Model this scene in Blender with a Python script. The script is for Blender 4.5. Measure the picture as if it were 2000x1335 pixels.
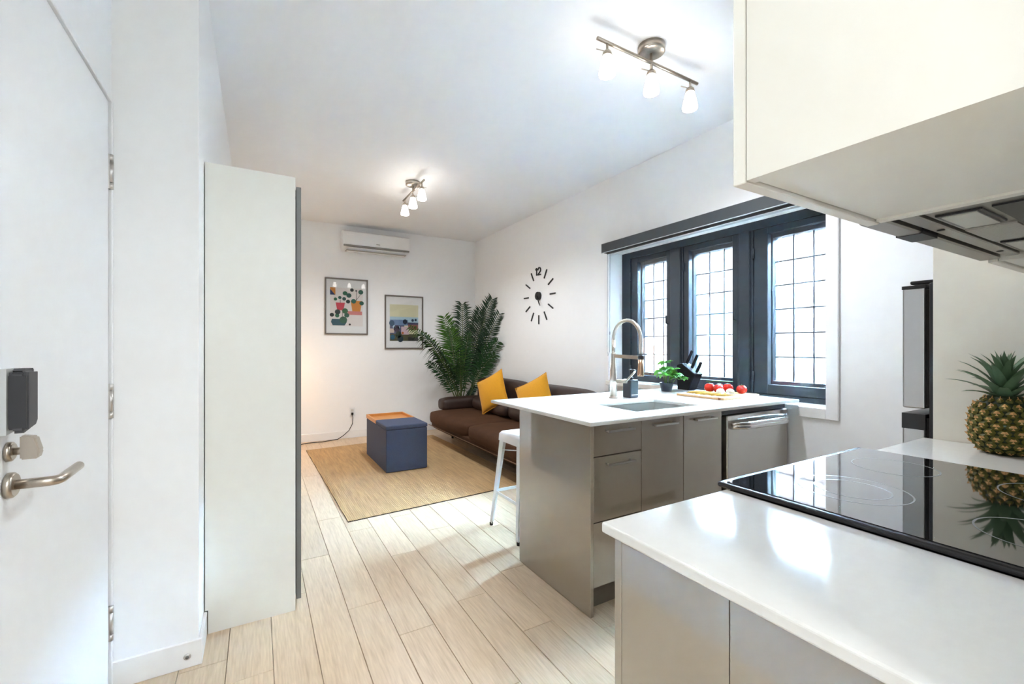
import bpy, bmesh, math, random
from mathutils import Vector, Matrix
random.seed(7)
for o in list(bpy.data.objects): bpy.data.objects.remove(o)
SC = bpy.context.scene
COL = SC.collection
PI = math.pi
# ---------------------------------------------------------------- camera
H = 1.247
cam = bpy.data.cameras.new('camera'); camo = bpy.data.objects.new('camera', cam); COL.objects.link(camo)
camo.location = (0, 0, H)
camo.rotation_euler = (PI/2, 0, -math.radians(30.1))
cam.sensor_width = 36; cam.lens = 36*858/2000
cam.shift_y = (676-667.5)/2000
cam.clip_start = 0.02; cam.clip_end = 200
SC.camera = camo
# ---------------------------------------------------------------- view, world, sun
vs = SC.view_settings
vs.view_transform = 'Standard'; vs.look = 'None'; vs.gamma = 1; vs.use_curve_mapping = False
vs.exposure = 1.15
w = bpy.data.worlds.new('sky'); SC.world = w; w.use_nodes = True
bg = w.node_tree.nodes['Background']
bg.inputs[0].default_value = (0.47, 0.74, 1.0, 1); bg.inputs[1].default_value = 175.0
SC.cycles.sample_clamp_indirect = 0

# ---------------------------------------------------------------- materials
def s2l(c):
    return tuple((v/12.92 if v <= .04045 else ((v+.055)/1.055)**2.4) for v in c)
def hexc(h):
    return s2l(tuple(int(h[i:i+2], 16)/255 for i in (0, 2, 4)))
MATS = {}
def mat(name, col, rough=.5, metal=0., coat=0., noise=0., nscale=20., bump=0., bscale=200., spec=.5, stretch=None, emit=None, estr=0., sheen=0., trans=0.):
    if name in MATS: return MATS[name]
    m = bpy.data.materials.new(name); m.use_nodes = True
    nt = m.node_tree; b = nt.nodes['Principled BSDF']
    c = hexc(col) if isinstance(col, str) else col
    b.inputs['Base Color'].default_value = (*c, 1)
    b.inputs['Roughness'].default_value = rough
    b.inputs['Metallic'].default_value = metal
    b.inputs['Coat Weight'].default_value = coat
    b.inputs['Coat Roughness'].default_value = .04
    b.inputs['Specular IOR Level'].default_value = spec
    b.inputs['Sheen Weight'].default_value = sheen
    b.inputs['Transmission Weight'].default_value = trans
    if emit is not None:
        b.inputs['Emission Color'].default_value = (*(hexc(emit) if isinstance(emit, str) else emit), 1)
        b.inputs['Emission Strength'].default_value = estr
    tc = nt.nodes.new('ShaderNodeTexCoord'); mp = nt.nodes.new('ShaderNodeMapping')
    nt.links.new(tc.outputs['Object'], mp.inputs[0])
    if stretch: mp.inputs['Scale'].default_value = stretch
    n = nt.nodes.new('ShaderNodeTexNoise'); n.inputs['Scale'].default_value = nscale; n.inputs['Detail'].default_value = 4
    nt.links.new(mp.outputs[0], n.inputs['Vector'])
    r = nt.nodes.new('ShaderNodeMix'); r.data_type = 'RGBA'
    k = noise if noise else .015
    r.inputs[6].default_value = (*[v*(1-k) for v in c], 1); r.inputs[7].default_value = (*[min(1, v*(1+k)) for v in c], 1)
    nt.links.new(n.outputs[0], r.inputs[0]); nt.links.new(r.outputs[2], b.inputs['Base Color'])
    if bump:
        n2 = nt.nodes.new('ShaderNodeTexNoise'); n2.inputs['Scale'].default_value = bscale
        nt.links.new(mp.outputs[0], n2.inputs['Vector'])
        bp = nt.nodes.new('ShaderNodeBump'); bp.inputs['Strength'].default_value = bump; bp.inputs['Distance'].default_value = .002
        nt.links.new(n2.outputs[0], bp.inputs['Height']); nt.links.new(bp.outputs[0], b.inputs['Normal'])
    MATS[name] = m
    return m
def wood(name, c1, c2, scale=(14, 1.2, 14), rough=.4, rnd=.12):
    m = bpy.data.materials.new(name); m.use_nodes = True; nt = m.node_tree; b = nt.nodes['Principled BSDF']
    b.inputs['Roughness'].default_value = rough
    tc = nt.nodes.new('ShaderNodeTexCoord'); oi = nt.nodes.new('ShaderNodeObjectInfo')
    ml = nt.nodes.new('ShaderNodeVectorMath'); ml.operation = 'SCALE'; ml.inputs[0].default_value = (37, 91, 13)
    nt.links.new(oi.outputs['Random'], ml.inputs['Scale'])
    ad = nt.nodes.new('ShaderNodeVectorMath'); ad.operation = 'ADD'
    nt.links.new(tc.outputs['Object'], ad.inputs[0]); nt.links.new(ml.outputs[0], ad.inputs[1])
    mp = nt.nodes.new('ShaderNodeMapping'); mp.inputs['Scale'].default_value = scale
    nt.links.new(ad.outputs[0], mp.inputs[0])
    n = nt.nodes.new('ShaderNodeTexNoise'); n.inputs['Scale'].default_value = 1.6; n.inputs['Detail'].default_value = 3; n.inputs['Distortion'].default_value = 1.4
    nt.links.new(mp.outputs[0], n.inputs['Vector'])
    mm = nt.nodes.new('ShaderNodeMath'); mm.operation = 'MULTIPLY'; mm.inputs[1].default_value = 9
    nt.links.new(n.outputs[0], mm.inputs[0])
    fr = nt.nodes.new('ShaderNodeMath'); fr.operation = 'SINE'; nt.links.new(mm.outputs[0], fr.inputs[0])
    n3 = nt.nodes.new('ShaderNodeTexNoise'); n3.inputs['Scale'].default_value = 9; n3.inputs['Detail'].default_value = 5
    nt.links.new(mp.outputs[0], n3.inputs['Vector'])
    cb = nt.nodes.new('ShaderNodeMath'); cb.operation = 'MULTIPLY_ADD'; cb.inputs[1].default_value = .18
    nt.links.new(fr.outputs[0], cb.inputs[0]); nt.links.new(n3.outputs[0], cb.inputs[2])
    mx = nt.nodes.new('ShaderNodeMix'); mx.data_type = 'RGBA'
    mx.inputs[6].default_value = (*hexc(c1), 1); mx.inputs[7].default_value = (*hexc(c2), 1)
    nt.links.new(cb.outputs[0], mx.inputs[0])
    hv = nt.nodes.new('ShaderNodeHueSaturation')
    vm = nt.nodes.new('ShaderNodeMapRange'); vm.inputs[3].default_value = 1-rnd; vm.inputs[4].default_value = 1+rnd
    nt.links.new(oi.outputs['Random'], vm.inputs[0]); nt.links.new(vm.outputs[0], hv.inputs['Value'])
    nt.links.new(mx.outputs[2], hv.inputs['Color']); nt.links.new(hv.outputs[0], b.inputs['Base Color'])
    MATS[name] = m
    return m
def glass(name, refl=1.0, tint=(1, 1, 1), ior=1.5):
    m = bpy.data.materials.new(name); m.use_nodes = True; nt = m.node_tree
    for n in list(nt.nodes): nt.nodes.remove(n)
    out = nt.nodes.new('ShaderNodeOutputMaterial'); t = nt.nodes.new('ShaderNodeBsdfTransparent'); g = nt.nodes.new('ShaderNodeBsdfGlossy')
    t.inputs[0].default_value = (*tint, 1); g.inputs['Roughness'].default_value = .01
    f = nt.nodes.new('ShaderNodeFresnel'); f.inputs[0].default_value = ior
    mx = nt.nodes.new('ShaderNodeMixShader')
    nt.links.new(f.outputs[0], mx.inputs[0]); nt.links.new(t.outputs[0], mx.inputs[1]); nt.links.new(g.outputs[0], mx.inputs[2]); nt.links.new(mx.outputs[0], out.inputs[0])
    MATS[name] = m
    return m

WALL = mat('wall_paint', 'f6f7f7', .75, bump=.05, bscale=300)
CEIL = mat('ceiling_paint', 'f8fafc', .8)
TRIM = mat('trim_paint', 'f3f3f2', .4)
DOORW = mat('door_paint', 'f3f5f6', .35)
PLANK = wood('oak_plank', 'e3ceb2', 'b4997a', (16, 1.1, 16), .36, .09)
SUB = mat('subfloor', '5a4c3e', .8)
CABW = mat('cream_cabinet', 'efebdf', .35)
WARDW = mat('wardrobe_white', 'ebebe4', .45)
TAUPE = mat('taupe_gloss', '8f8373', .3, coat=1)
TAUPE.node_tree.nodes['Principled BSDF'].inputs['Coat IOR'].default_value = 2.3
TAUPE2 = mat('taupe_edge', 'a09482', .35)
TOEK = mat('toe_kick', '6f675d', .5)
DARKIN = mat('dark_interior', '17171a', .6)
QUARTZ = mat('white_quartz', 'e3e1db', .07, noise=.03, nscale=60, spec=.38)
STEEL = mat('brushed_steel', 'c9c7c3', .28, 1, noise=.06, nscale=30, stretch=(1, 1, 40))
NICKEL = mat('brushed_nickel', 'b9b0a4', .3, 1)
CHROME = mat('chrome', 'd8d8d8', .12, 1)
BLACKG = mat('black_glass', '0b0c0e', .03, coat=1)
BLACKP = mat('black_plastic', '16171b', .35)
NAVY = mat('navy_paint', '2b3640', .45, noise=.08, nscale=12)
NAVYO = NAVY
LEAD = mat('lead_came', '3a424a', .5)
GREYF = mat('charcoal_metal', '4f5051', .4)
GREYL = mat('graphite_fabric_blind', '3d4347', .6)
CLEAR = glass('clear_glass', ior=1.38)
PICGL = glass('picture_glass', ior=1.35)
SOFA = mat('brown_suede', '4d3220', .75, noise=.3, nscale=7, bump=.25, bscale=60, spec=.25)
SOFAD = mat('brown_leather_dark', '33211a', .5, noise=.2, nscale=6, bump=.15, bscale=50)
YEL = mat('mustard_cotton', 'dd9c12', .85, noise=.08, nscale=60, bump=.4, bscale=350, sheen=.2)
JUTE = mat('jute', 'b5956a', .95, noise=.45, nscale=70, bump=.8, bscale=160, stretch=(1, .07, 1))
JUTED = mat('jute_border', '3f3a35', .95, noise=.2)
OTTO = mat('slate_fabric', '454e66', .9, noise=.18, nscale=120, bump=.5, bscale=400)
BAMBOO = mat('bamboo_tray', 'cf8c45', .4, noise=.15, nscale=12, stretch=(1, 6, 1))
WHITEM = mat('white_metal', 'eef1f3', .35)
RUBBER = mat('black_rubber', '15130f', .7)
WHITEP = mat('white_plastic', 'eef0f1', .35)
GREYP = mat('grey_plastic', '83827f', .4)

# ---------------------------------------------------------------- helpers
ORG = {}
def smooth(bm):
    for f_ in bm.faces: f_.smooth = True
def obj(name, bm, m, parent=None, autosmooth=True):
    org = ORG.get(parent.name, Vector((0, 0, 0))) if parent else Vector((0, 0, 0))
    bmesh.ops.recalc_face_normals(bm, faces=bm.faces[:])
    if org.length: bmesh.ops.translate(bm, verts=bm.verts[:], vec=-org)
    me = bpy.data.meshes.new(name); bm.to_mesh(me); bm.free()
    ms = m if isinstance(m, (list, tuple)) else [m]
    for x in ms: me.materials.append(x)
    o = bpy.data.objects.new(name, me); COL.objects.link(o)
    if parent: o.parent = parent
    ORG[o.name] = org
    return o
def thing(name, label, cat, loc=(0, 0, 0), group=None, kind=None):
    o = bpy.data.objects.new(name, None); COL.objects.link(o); o.location = loc; o.empty_display_size = .05
    ORG[o.name] = Vector(loc)
    if label: o['label'] = label
    if cat: o['category'] = cat
    if group: o['group'] = group
    if kind: o['kind'] = kind
    return o
def tag(o, label, cat, group=None, kind=None):
    o['label'] = label; o['category'] = cat
    if group: o['group'] = group
    if kind: o['kind'] = kind
    return o
def struct(name, bm, m, label=None, cat=None):
    o = obj(name, bm, m); o['kind'] = 'structure'
    if label: o['label'] = label
    if cat: o['category'] = cat
    return o
def B(): return bmesh.new()
def box(bm, x0, x1, y0, y1, z0, z1, bev=0., seg=2, mi=0, rot=0., piv=None):
    r = bmesh.ops.create_cube(bm, size=1)
    vs_ = r['verts']
    for v in vs_:
        v.co = Vector(((x0+x1)/2+v.co.x*(x1-x0), (y0+y1)/2+v.co.y*(y1-y0), (z0+z1)/2+v.co.z*(z1-z0)))
    fs = set(f_ for v in vs_ for f_ in v.link_faces)
    if mi:
        for f_ in fs: f_.material_index = mi
    if bev:
        es = list(set(e for v in vs_ for e in v.link_edges))
        g = bmesh.ops.bevel(bm, geom=es, offset=bev, segments=seg, profile=.5, affect='EDGES')
        nv = list(set(v for f_ in g['faces'] for v in f_.verts)); vs_ = nv
    if rot:
        c = Vector(piv) if piv else Vector(((x0+x1)/2, (y0+y1)/2, 0))
        vv = set(vs_)
        bmesh.ops.rotate(bm, verts=list(vv), cent=c, matrix=Matrix.Rotation(rot, 3, 'Z'))
    return vs_
def frame_of(d):
    d = d.normalized()
    a = Vector((0, 0, 1)) if abs(d.z) < .9 else Vector((1, 0, 0))
    u = d.cross(a).normalized(); v = d.cross(u).normalized()
    return u, v
def tube(bm, pts, r, n=10, cap=True, mi=0):
    pts = [Vector(p) for p in pts]
    rs = r if isinstance(r, (list, tuple)) else [r]*len(pts)
    rings = []; u = None
    for i, p in enumerate(pts):
        d = (pts[min(i+1, len(pts)-1)]-pts[max(i-1, 0)])
        if d.length < 1e-9: d = Vector((0, 0, 1))
        d.normalize()
        if u is None: u, v = frame_of(d)
        else:
            u = (u-d*u.dot(d)); u.normalize(); v = d.cross(u)
        rings.append([bm.verts.new(p+(u*math.cos(2*PI*k/n)+v*math.sin(2*PI*k/n))*rs[i]) for k in range(n)])
    for a, b in zip(rings, rings[1:]):
        for k in range(n):
            f_ = bm.faces.new((a[k], a[(k+1) % n], b[(k+1) % n], b[k])); f_.smooth = True; f_.material_index = mi
    if cap:
        for rg in (rings[0], rings[-1]):
            f_ = bm.faces.new(rg); f_.material_index = mi
    return rings
def lathe(bm, prof, c=(0, 0, 0), n=24, axis='Z', mi=0, cap=True, sm=True):
    """prof: list of (r, h) along the axis"""
    c = Vector(c); rings = []
    for r, h in prof:
        ring = []
        for k in range(n):
            a = 2*PI*k/n; x, y = r*math.cos(a), r*math.sin(a)
            p = {'Z': (x, y, h), 'X': (h, x, y), 'Y': (x, h, y)}[axis]
            ring.append(bm.verts.new(c+Vector(p)))
        rings.append(ring)
    for a, b in zip(rings, rings[1:]):
        for k in range(n):
            f_ = bm.faces.new((a[k], a[(k+1) % n], b[(k+1) % n], b[k])); f_.smooth = sm; f_.material_index = mi
    if cap:
        for rg, pr in ((rings[0], prof[0]), (rings[-1], prof[-1])):
            if pr[0] > 1e-6:
                f_ = bm.faces.new(rg); f_.material_index = mi
    return rings
def prism(bm, poly, axis, a0, a1, mi=0):
    """poly: 2D points; axis X -> (y,z), Y -> (x,z), Z -> (x,y)"""
    def P(p, a):
        return {'X': (a, p[0], p[1]), 'Y': (p[0], a, p[1]), 'Z': (p[0], p[1], a)}[axis]
    A = [bm.verts.new(P(p, a0)) for p in poly]; Bv = [bm.verts.new(P(p, a1)) for p in poly]
    n = len(poly)
    fs = [bm.faces.new(A), bm.faces.new(Bv[::-1])]
    for k in range(n): fs.append(bm.faces.new((A[k], A[(k+1) % n], Bv[(k+1) % n], Bv[k])))
    for f_ in fs: f_.material_index = mi
    return A+Bv
def bar(bm, p, q, w_, h_, mi=0, up=(0, 0, 1)):
    p, q = Vector(p), Vector(q); d = (q-p).normalized(); u = d.cross(Vector(up))
    if u.length < 1e-4: u = d.cross(Vector((0, 1, 0)))
    u.normalize(); v = u.cross(d)
    R = []
    for c in (p, q): R.append([bm.verts.new(c+u*sx*w_/2+v*sy*h_/2) for sx, sy in ((-1, -1), (1, -1), (1, 1), (-1, 1))])
    a, b = R
    fs = [bm.faces.new(a), bm.faces.new(b[::-1])]+[bm.faces.new((a[k], a[(k+1) % 4], b[(k+1) % 4], b[k])) for k in range(4)]
    for f_ in fs: f_.material_index = mi
def bx(name, m, parent, *a, **k):
    bm = B(); box(bm, *a, **k); return obj(name, bm, m, parent)
def rings_obj(name, m, parent, prof, c, n=24, axis='Z'):
    bm = B(); lathe(bm, prof, c, n, axis); return obj(name, bm, m, parent)
def pillow_mesh(bm, cx, cy, cz, sx, sy, sz, n=14, p=.55, R=None, puff=1.0):
    """soft cushion: sx, sz the face, sy the thickness; R a 3x3 rotation"""
    R = R or Matrix.Identity(3)
    g = {}
    for side in (1, -1):
        for i in range(n+1):
            for j in range(n+1):
                u, v = 2*i/n-1, 2*j/n-1
                e = max(0, (1-u*u))**p*max(0, (1-v*v))**p
                pin = 1-.07*(1-abs(v)**2)*abs(u)**6; pin2 = 1-.07*(1-abs(u)**2)*abs(v)**6
                q = Vector((u*sx/2*pin, side*(sy/2*e*puff), v*sz/2*pin2))
                edge = i in (0, n) or j in (0, n)
                key = (i, j, 0 if edge else side)
                if key not in g: g[key] = bm.verts.new(R @ q+Vector((cx, cy, cz)))
    def G(i, j, s):
        return g[(i, j, 0 if (i in (0, n) or j in (0, n)) else s)]
    for s in (1, -1):
        for i in range(n):
            for j in range(n):
                f_ = bm.faces.new((G(i, j, s), G(i+1, j, s), G(i+1, j+1, s), G(i, j+1, s))); f_.smooth = True

def softbox(name, m, parent, x0, x1, y0, y1, z0, z1, bev, bulge=0.):
    bm = B(); box(bm, x0, x1, y0, y1, z0, z1)
    bmesh.ops.subdivide_edges(bm, edges=bm.edges[:], cuts=7, use_grid_fill=True)
    cx, cy, cz = (x0+x1)/2, (y0+y1)/2, (z0+z1)/2
    hx, hy, hz = (x1-x0)/2, (y1-y0)/2, (z1-z0)/2
    for v in bm.verts:
        p = Vector((v.co.x-cx, v.co.y-cy, v.co.z-cz))
        q = Vector((max(-hx+bev, min(hx-bev, p.x)), max(-hy+bev, min(hy-bev, p.y)), max(-hz+bev, min(hz-bev, p.z))))
        d = p-q
        if d.length > 1e-6: p = q+d.normalized()*bev
        u, vv, ww = p.x/hx, p.y/hy, p.z/hz
        p.z += bulge*(1-u*u)*(1-vv*vv)*(1 if p.z > 0 else -.3)
        p.x += bulge*.8*(1-ww*ww)*(1-vv*vv)*(1 if p.x > 0 else -1)*abs(u)**3
        v.co = p+Vector((cx, cy, cz))
    smooth(bm)
    o = obj(name, bm, m, parent)
    sd = o.modifiers.new('s', 'SUBSURF'); sd.levels = 1; sd.render_levels = 1
    return o

# ================================================================ THE SETTING
XR, YB, ZC, XL, XD = 2.98, 6.3, 2.89, -.20, -.46
YS = 2.117                                  # stub wall face
# floor with single planks
fl = struct('floor', (lambda bm: (box(bm, -.7, 3.2, -2.3, 6.4, -.06, -.013), bm)[1])(B()), SUB, 'pale oak plank floor running to the back wall', 'floor')
PW = .1585; LEN = 1.22
joints = {}
x_first = .213
known = {-2: 1.93, -1: 2.45, 0: 2.83, 1: 2.19, 2: 1.884, 3: 2.62, 4: 1.993, 5: 1.64, 6: 2.136, 7: 2.7, 8: 1.75}
plank_cache = {}
def plank_mesh(L):
    key = round(L, 3)
    if key in plank_cache: return plank_cache[key]
    bm = B(); hw, hl = PW/2-.0009, L/2-.0009; c = .0015
    lo = [bm.verts.new((x, y, -.013)) for x, y in ((-hw, -hl), (hw, -hl), (hw, hl), (-hw, hl))]
    mi_ = [bm.verts.new((x, y, -c)) for x, y in ((-hw, -hl), (hw, -hl), (hw, hl), (-hw, hl))]
    up = [bm.verts.new((x, y, 0)) for x, y in ((-hw+c, -hl+c), (hw-c, -hl+c), (hw-c, hl-c), (-hw+c, hl-c))]
    bm.faces.new(up); bm.faces.new(lo[::-1])
    for a, b in ((lo, mi_), (mi_, up)):
        for k in range(4): bm.faces.new((a[k], a[(k+1) % 4], b[(k+1) % 4], b[k]))
    bmesh.ops.recalc_face_normals(bm, faces=bm.faces[:])
    me = bpy.data.meshes.new('plank'); bm.to_mesh(me); bm.free(); me.materials.append(PLANK)
    plank_cache[key] = me
    return me
for k in range(-5, 18):
    xc = x_first+PW*(k+.5)
    y0_, y1_ = (-2.2, 6.3)
    if xc < XL-.05: y1_ = 2.15
    if xc > 3.02 or xc < -.55: continue
    j = known.get(k, random.uniform(.2, LEN))
    j -= LEN*math.ceil((j-y0_)/LEN)
    ys = [y0_]
    t = j
    while t < y1_:
        if t > y0_+.05 and t < y1_-.05: ys.append(t)
        t += LEN
    ys.append(y1_)
    for a, b in zip(ys, ys[1:]):
        o = bpy.data.objects.new('plank', plank_mesh(b-a)); COL.objects.link(o)
        o.location = (xc, (a+b)/2, 0); o.parent = fl
bm = B(); box(bm, -.7, 3.5, -2.4, 6.5, ZC, ZC+.1); struct('ceiling', bm, CEIL, 'smooth white ceiling over the whole flat', 'ceiling')
bm = B(); box(bm, -.7, 3.3, YB, YB+.12, -.06, ZC); struct('wall_back', bm, WALL, 'white back wall behind the plant and pictures', 'wall')
bm = B(); box(bm, -.7, XL, YS, YB, -.06, ZC); struct('wall_left', bm, WALL, 'white wall block between the door and the wardrobe', 'wall')
# door wall; door opening backed by an added box against skylight leaks
DY0, DY1, DZ = 1.285, 2.088, 2.125
bm = B(); box(bm, -.7, XD, -2.3, DY0-.03, -.06, ZC); box(bm, -.7, XD, DY0-.03, YS, DZ+.025, ZC); box(bm, -.7, XD-.07, DY0-.03, YS, -.06, DZ+.025); struct('wall_entry', bm, WALL, 'white wall around the entrance door', 'wall')
bm = B(); box(bm, -.7, 3.3, -2.3, -2.2, -.06, ZC); struct('wall_rear', bm, WALL, 'white wall closing the hall', 'wall')
bm = B(); box(bm, .52, 3.3, -.12, 0, -.06, ZC); box(bm, .52, .62, -2.2, -.12, -.06, ZC); struct('wall_kitchen', bm, WALL, 'white wall behind the cooker', 'wall')
# window wall
WY0, WY1, WZ0, WZ1, XF = 1.343, 3.242, .872, 2.16, 3.149
XO = 3.42
bm = B(); box(bm, XR, XO, -.12, WY0, -.06, ZC); box(bm, XR, XO, WY1, YB+.12, -.06, ZC); box(bm, XR, XO, WY0, WY1, -.06, WZ0); box(bm, XR, XO, WY0, WY1, WZ1, ZC)
struct('wall_right', bm, WALL, 'white wall holding the dark window', 'wall')
# baseboards
bm = B(); box(bm, XD, XL+.012, YS-.012, YS, 0, .1, .002, 1); box(bm, XL, XL+.012, YS, YS+.19, 0, .1, .002, 1)
struct('baseboard_left', bm, TRIM)
bm = B(); box(bm, XL, XR, YB-.012, YB, 0, .1, .002, 1); struct('baseboard_back', bm, TRIM)
bm = B(); box(bm, XR-.012, XR, 2.6, YB-.012, 0, .1, .002, 1); struct('baseboard_right', bm, TRIM)
# window trim: white casing and the sill board
bm = B()
box(bm, XR-.018, XR, WY0-.067, WY0, .805, 2.25, .003, 1); box(bm, XR-.018, XR, WY0, 1.5, .805, .87, .003, 1); box(bm, XR-.012, XR, WY1, WY1+.06, .805, 2.25, .003, 1)
struct('trim_1', bm, TRIM, 'white casing around the dark window', 'window trim')
bm = B(); box(bm, XR-.05, XF-.01, 2.47, WY1, WZ0+.001, WZ0+.045, .006, 2)
struct('trim_2', bm, QUARTZ, 'white sill board behind the tap', 'window sill')

# ---------------------------------------------------------------- window
win = thing('window_1', 'dark navy three part leaded window above the worktop', 'window', (XF, 2.3, WZ0), kind='structure')
bm = B()
fd = .07
box(bm, XF, XF+fd, WY0, WY1, WZ0, .905); box(bm, XF, XF+fd, WY0, WY1, 2.10, WZ1)
box(bm, XF, XF+fd, 3.131, WY1, .905, 2.10); box(bm, XF, XF+fd, WY0, 1.372, .905, 2.10)
obj('window_frame', bm, NAVY, win)
for a, b in ((2.522, 2.662), (1.906, 2.026)):
    bm = B(); box(bm, XF-.012, XF+fd, a+.018, b-.018, .905, 2.10, .006, 1); box(bm, XF+.004, XF+fd, a, b, .905, 2.10, .003, 1)
    obj('mullion', bm, NAVY, win)
cas = [(2.662, 3.131, 2.702, 3.05), (2.026, 2.522, 2.075, 2.470), (1.372, 1.906, 1.418, 1.805)]
for (a, b, ia, ib) in cas:
    z0, z1, iz0, iz1 = .905, 2.10, .975, 2.055
    bm = B(); x0, x1 = XF+.012, XF+.06
    box(bm, x0, x1, a+.002, ia, z0+.002, z1-.002, .003, 1); box(bm, x0, x1, ib, b-.002, z0+.002, z1-.002, .003, 1)
    box(bm, x0, x1, ia, ib, z0+.002, iz0, .003, 1); box(bm, x0, x1, ia, ib, iz1, z1-.002, .003, 1)
    c = obj('casement', bm, NAVY, win)
    bm = B(); box(bm, XF+.033, XF+.037, ia-.005, ib+.005, iz0-.005, iz1+.005); obj('glass_pane', bm, CLEAR, c)
    # outer sash with leaded lights
    ox0, ox1 = XF+.072, XF+.15
    bm = B(); box(bm, ox0, ox1, a-.02, ia+.004, z0, z1, .002, 1); box(bm, ox0, ox1, ib-.004, b+.02, z0, z1, .002, 1)
    box(bm, ox0, ox1, ia+.004, ib-.004, z0, .998, .002, 1); box(bm, ox0, ox1, ia+.004, ib-.004, 2.03, z1, .002, 1)
    s = obj('outer_sash', bm, NAVYO, win)
    gx = XF+.112
    NC, NR = 3, 6
    for i in range(NC):
        for j in range(NR):
            u0 = ia+(ib-ia)*i/NC; u1 = ia+(ib-ia)*(i+1)/NC; v0 = .998+(2.03-.998)*j/NR; v1 = .998+(2.03-.998)*(j+1)/NR
            bx('leaded_pane', CLEAR, s, gx-.0015, gx+.0015, u0+.002, u1-.002, v0+.002, v1-.002)
    for i in range(1, NC):
        u = ia+(ib-ia)*i/NC; bx('lead_bar', LEAD, s, gx-.005, gx+.005, u-.0042, u+.0042, .998, 2.03)
    for j in range(1, NR):
        v = .998+(2.03-.998)*j/NR; bx('lead_bar', LEAD, s, gx-.004, gx+.004, ia, ib, v-.0042, v+.0042)
    for hz in (1.03, 1.93):
        bm = B(); tube(bm, [(XF+.002, b-.004, hz-.035), (XF+.002, b-.004, hz+.035)], .007, 8); tube(bm, [(XF+.0, b-.004, hz-.04), (XF, b-.004, hz-.035)], .009, 8)
        obj('hinge', bm, NAVY, c)
    bm = B(); tube(bm, [(XF+.006, a+.022, 1.45), (XF-.012, a+.022, 1.45), (XF-.016, a+.022, 1.52)], .006, 8); obj('latch', bm, NAVY, c)
# ---------------------------------------------------------------- entrance door
dr = thing('door_1', 'white entrance door with lever handle and dark lock box', 'door', (XD, 1.7, 0), kind='structure')
bx('door_leaf', DOORW, dr, XD-.045, XD-.002, DY0, DY1, .006, DZ, .002, 1)
bm = B()
box(bm, XD-.06, XD+.006, DY1+.012, YS-.001, 0, DZ+.025, .002, 1); box(bm, XD-.06, XD+.006, DY0-.03, DY1+.012, DZ+.004, DZ+.03, .002, 1); box(bm, XD-.06, XD+.006, DY0-.06, DY0-.004, 0, DZ+.03, .002, 1)
obj('door_frame', bm, DOORW, dr)
for z in (1.875, 1.05, .25):
    bm = B(); box(bm, XD-.004, XD+.001, DY1-.001, DY1+.014, z-.062, z+.062)
    for a, b in ((-.062, -.04), (-.038, .038), (.04, .062)): tube(bm, [(XD+.004, DY1+.006, z+a), (XD+.004, DY1+.006, z+b)], .0075, 10)
    obj('hinge', bm, STEEL, dr)
# lock box
bm = B()
prism(bm, [(1.312, 1.062), (1.312, 1.20), (1.375, 1.20), (1.375, 1.075), (1.36, 1.066)], 'X', XD-.002, XD+.010)
lk = obj('lock_plate', bm, mat('lock_plate', 'c9ccca', .4), dr)
bm = B(); prism(bm, [(1.316, 1.062), (1.316, 1.196), (1.322, 1.2), (1.368, 1.2), (1.374, 1.194), (1.374, 1.084), (1.362, 1.070)], 'X', XD+.010, XD+.040)
bmesh.ops.bevel(bm, geom=bm.edges[:], offset=.008, segments=3, affect='EDGES'); obj('lock_box', bm, mat('lock_grey', '4a4b4e', .5), dr)
bx('lock_stripe', mat('lock_dark', '2f3033', .45), lk, XD+.012, XD+.0385, 1.3148, 1.3185, 1.075, 1.185)
bm = B(); lathe(bm, [(.021, -.001), (.021, .006), (.017, .009)], (XD, 1.350, 1.022), 24, 'X'); tt = obj('rosette', bm, NICKEL, dr)
bm = B(); tube(bm, [(XD+.008, 1.350, 1.022), (XD+.030, 1.350, 1.022)], .008, 14); obj('turn_stem', bm, NICKEL, tt)
bm = B(); prism(bm, [(-.440, 1.004), (-.440, 1.056), (-.416, 1.052), (-.408, 1.020), (-.412, 1.004)], 'Y', 1.339, 1.361); bmesh.ops.bevel(bm, geom=bm.edges[:], offset=.003, segments=2, affect='EDGES'); obj('thumb_turn', bm, NICKEL, tt)
bm = B(); lathe(bm, [(.027, -.001), (.027, .008), (.023, .012)], (XD, 1.350, .950), 28, 'X'); rs_ = obj('rosette', bm, NICKEL, dr)
bm = B(); tube(bm, [(XD+.008, 1.350, .950), (-.396, 1.351, .950), (-.386, 1.356, .950), (-.382, 1.370, .950), (-.384, 1.485, .951)], .0105, 14); obj('lever_handle', bm, NICKEL, rs_)
# round cap on the baseboard
ds = thing('floor_stop', 'small round metal stop screwed to the baseboard corner', 'door stop', (-.235, YS-.012, .045))
rings_obj('washer', STEEL, ds, [(.012, 0), (.012, -.003), (.008, -.006)], (-.235, YS-.012, .045), 20, 'Y')
rings_obj('screw', mat('dark_steel', '77797a', .3, 1), ds, [(.006, -.005), (.006, -.008), (.002, -.009)], (-.235, YS-.012, .045), 14, 'Y')

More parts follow.
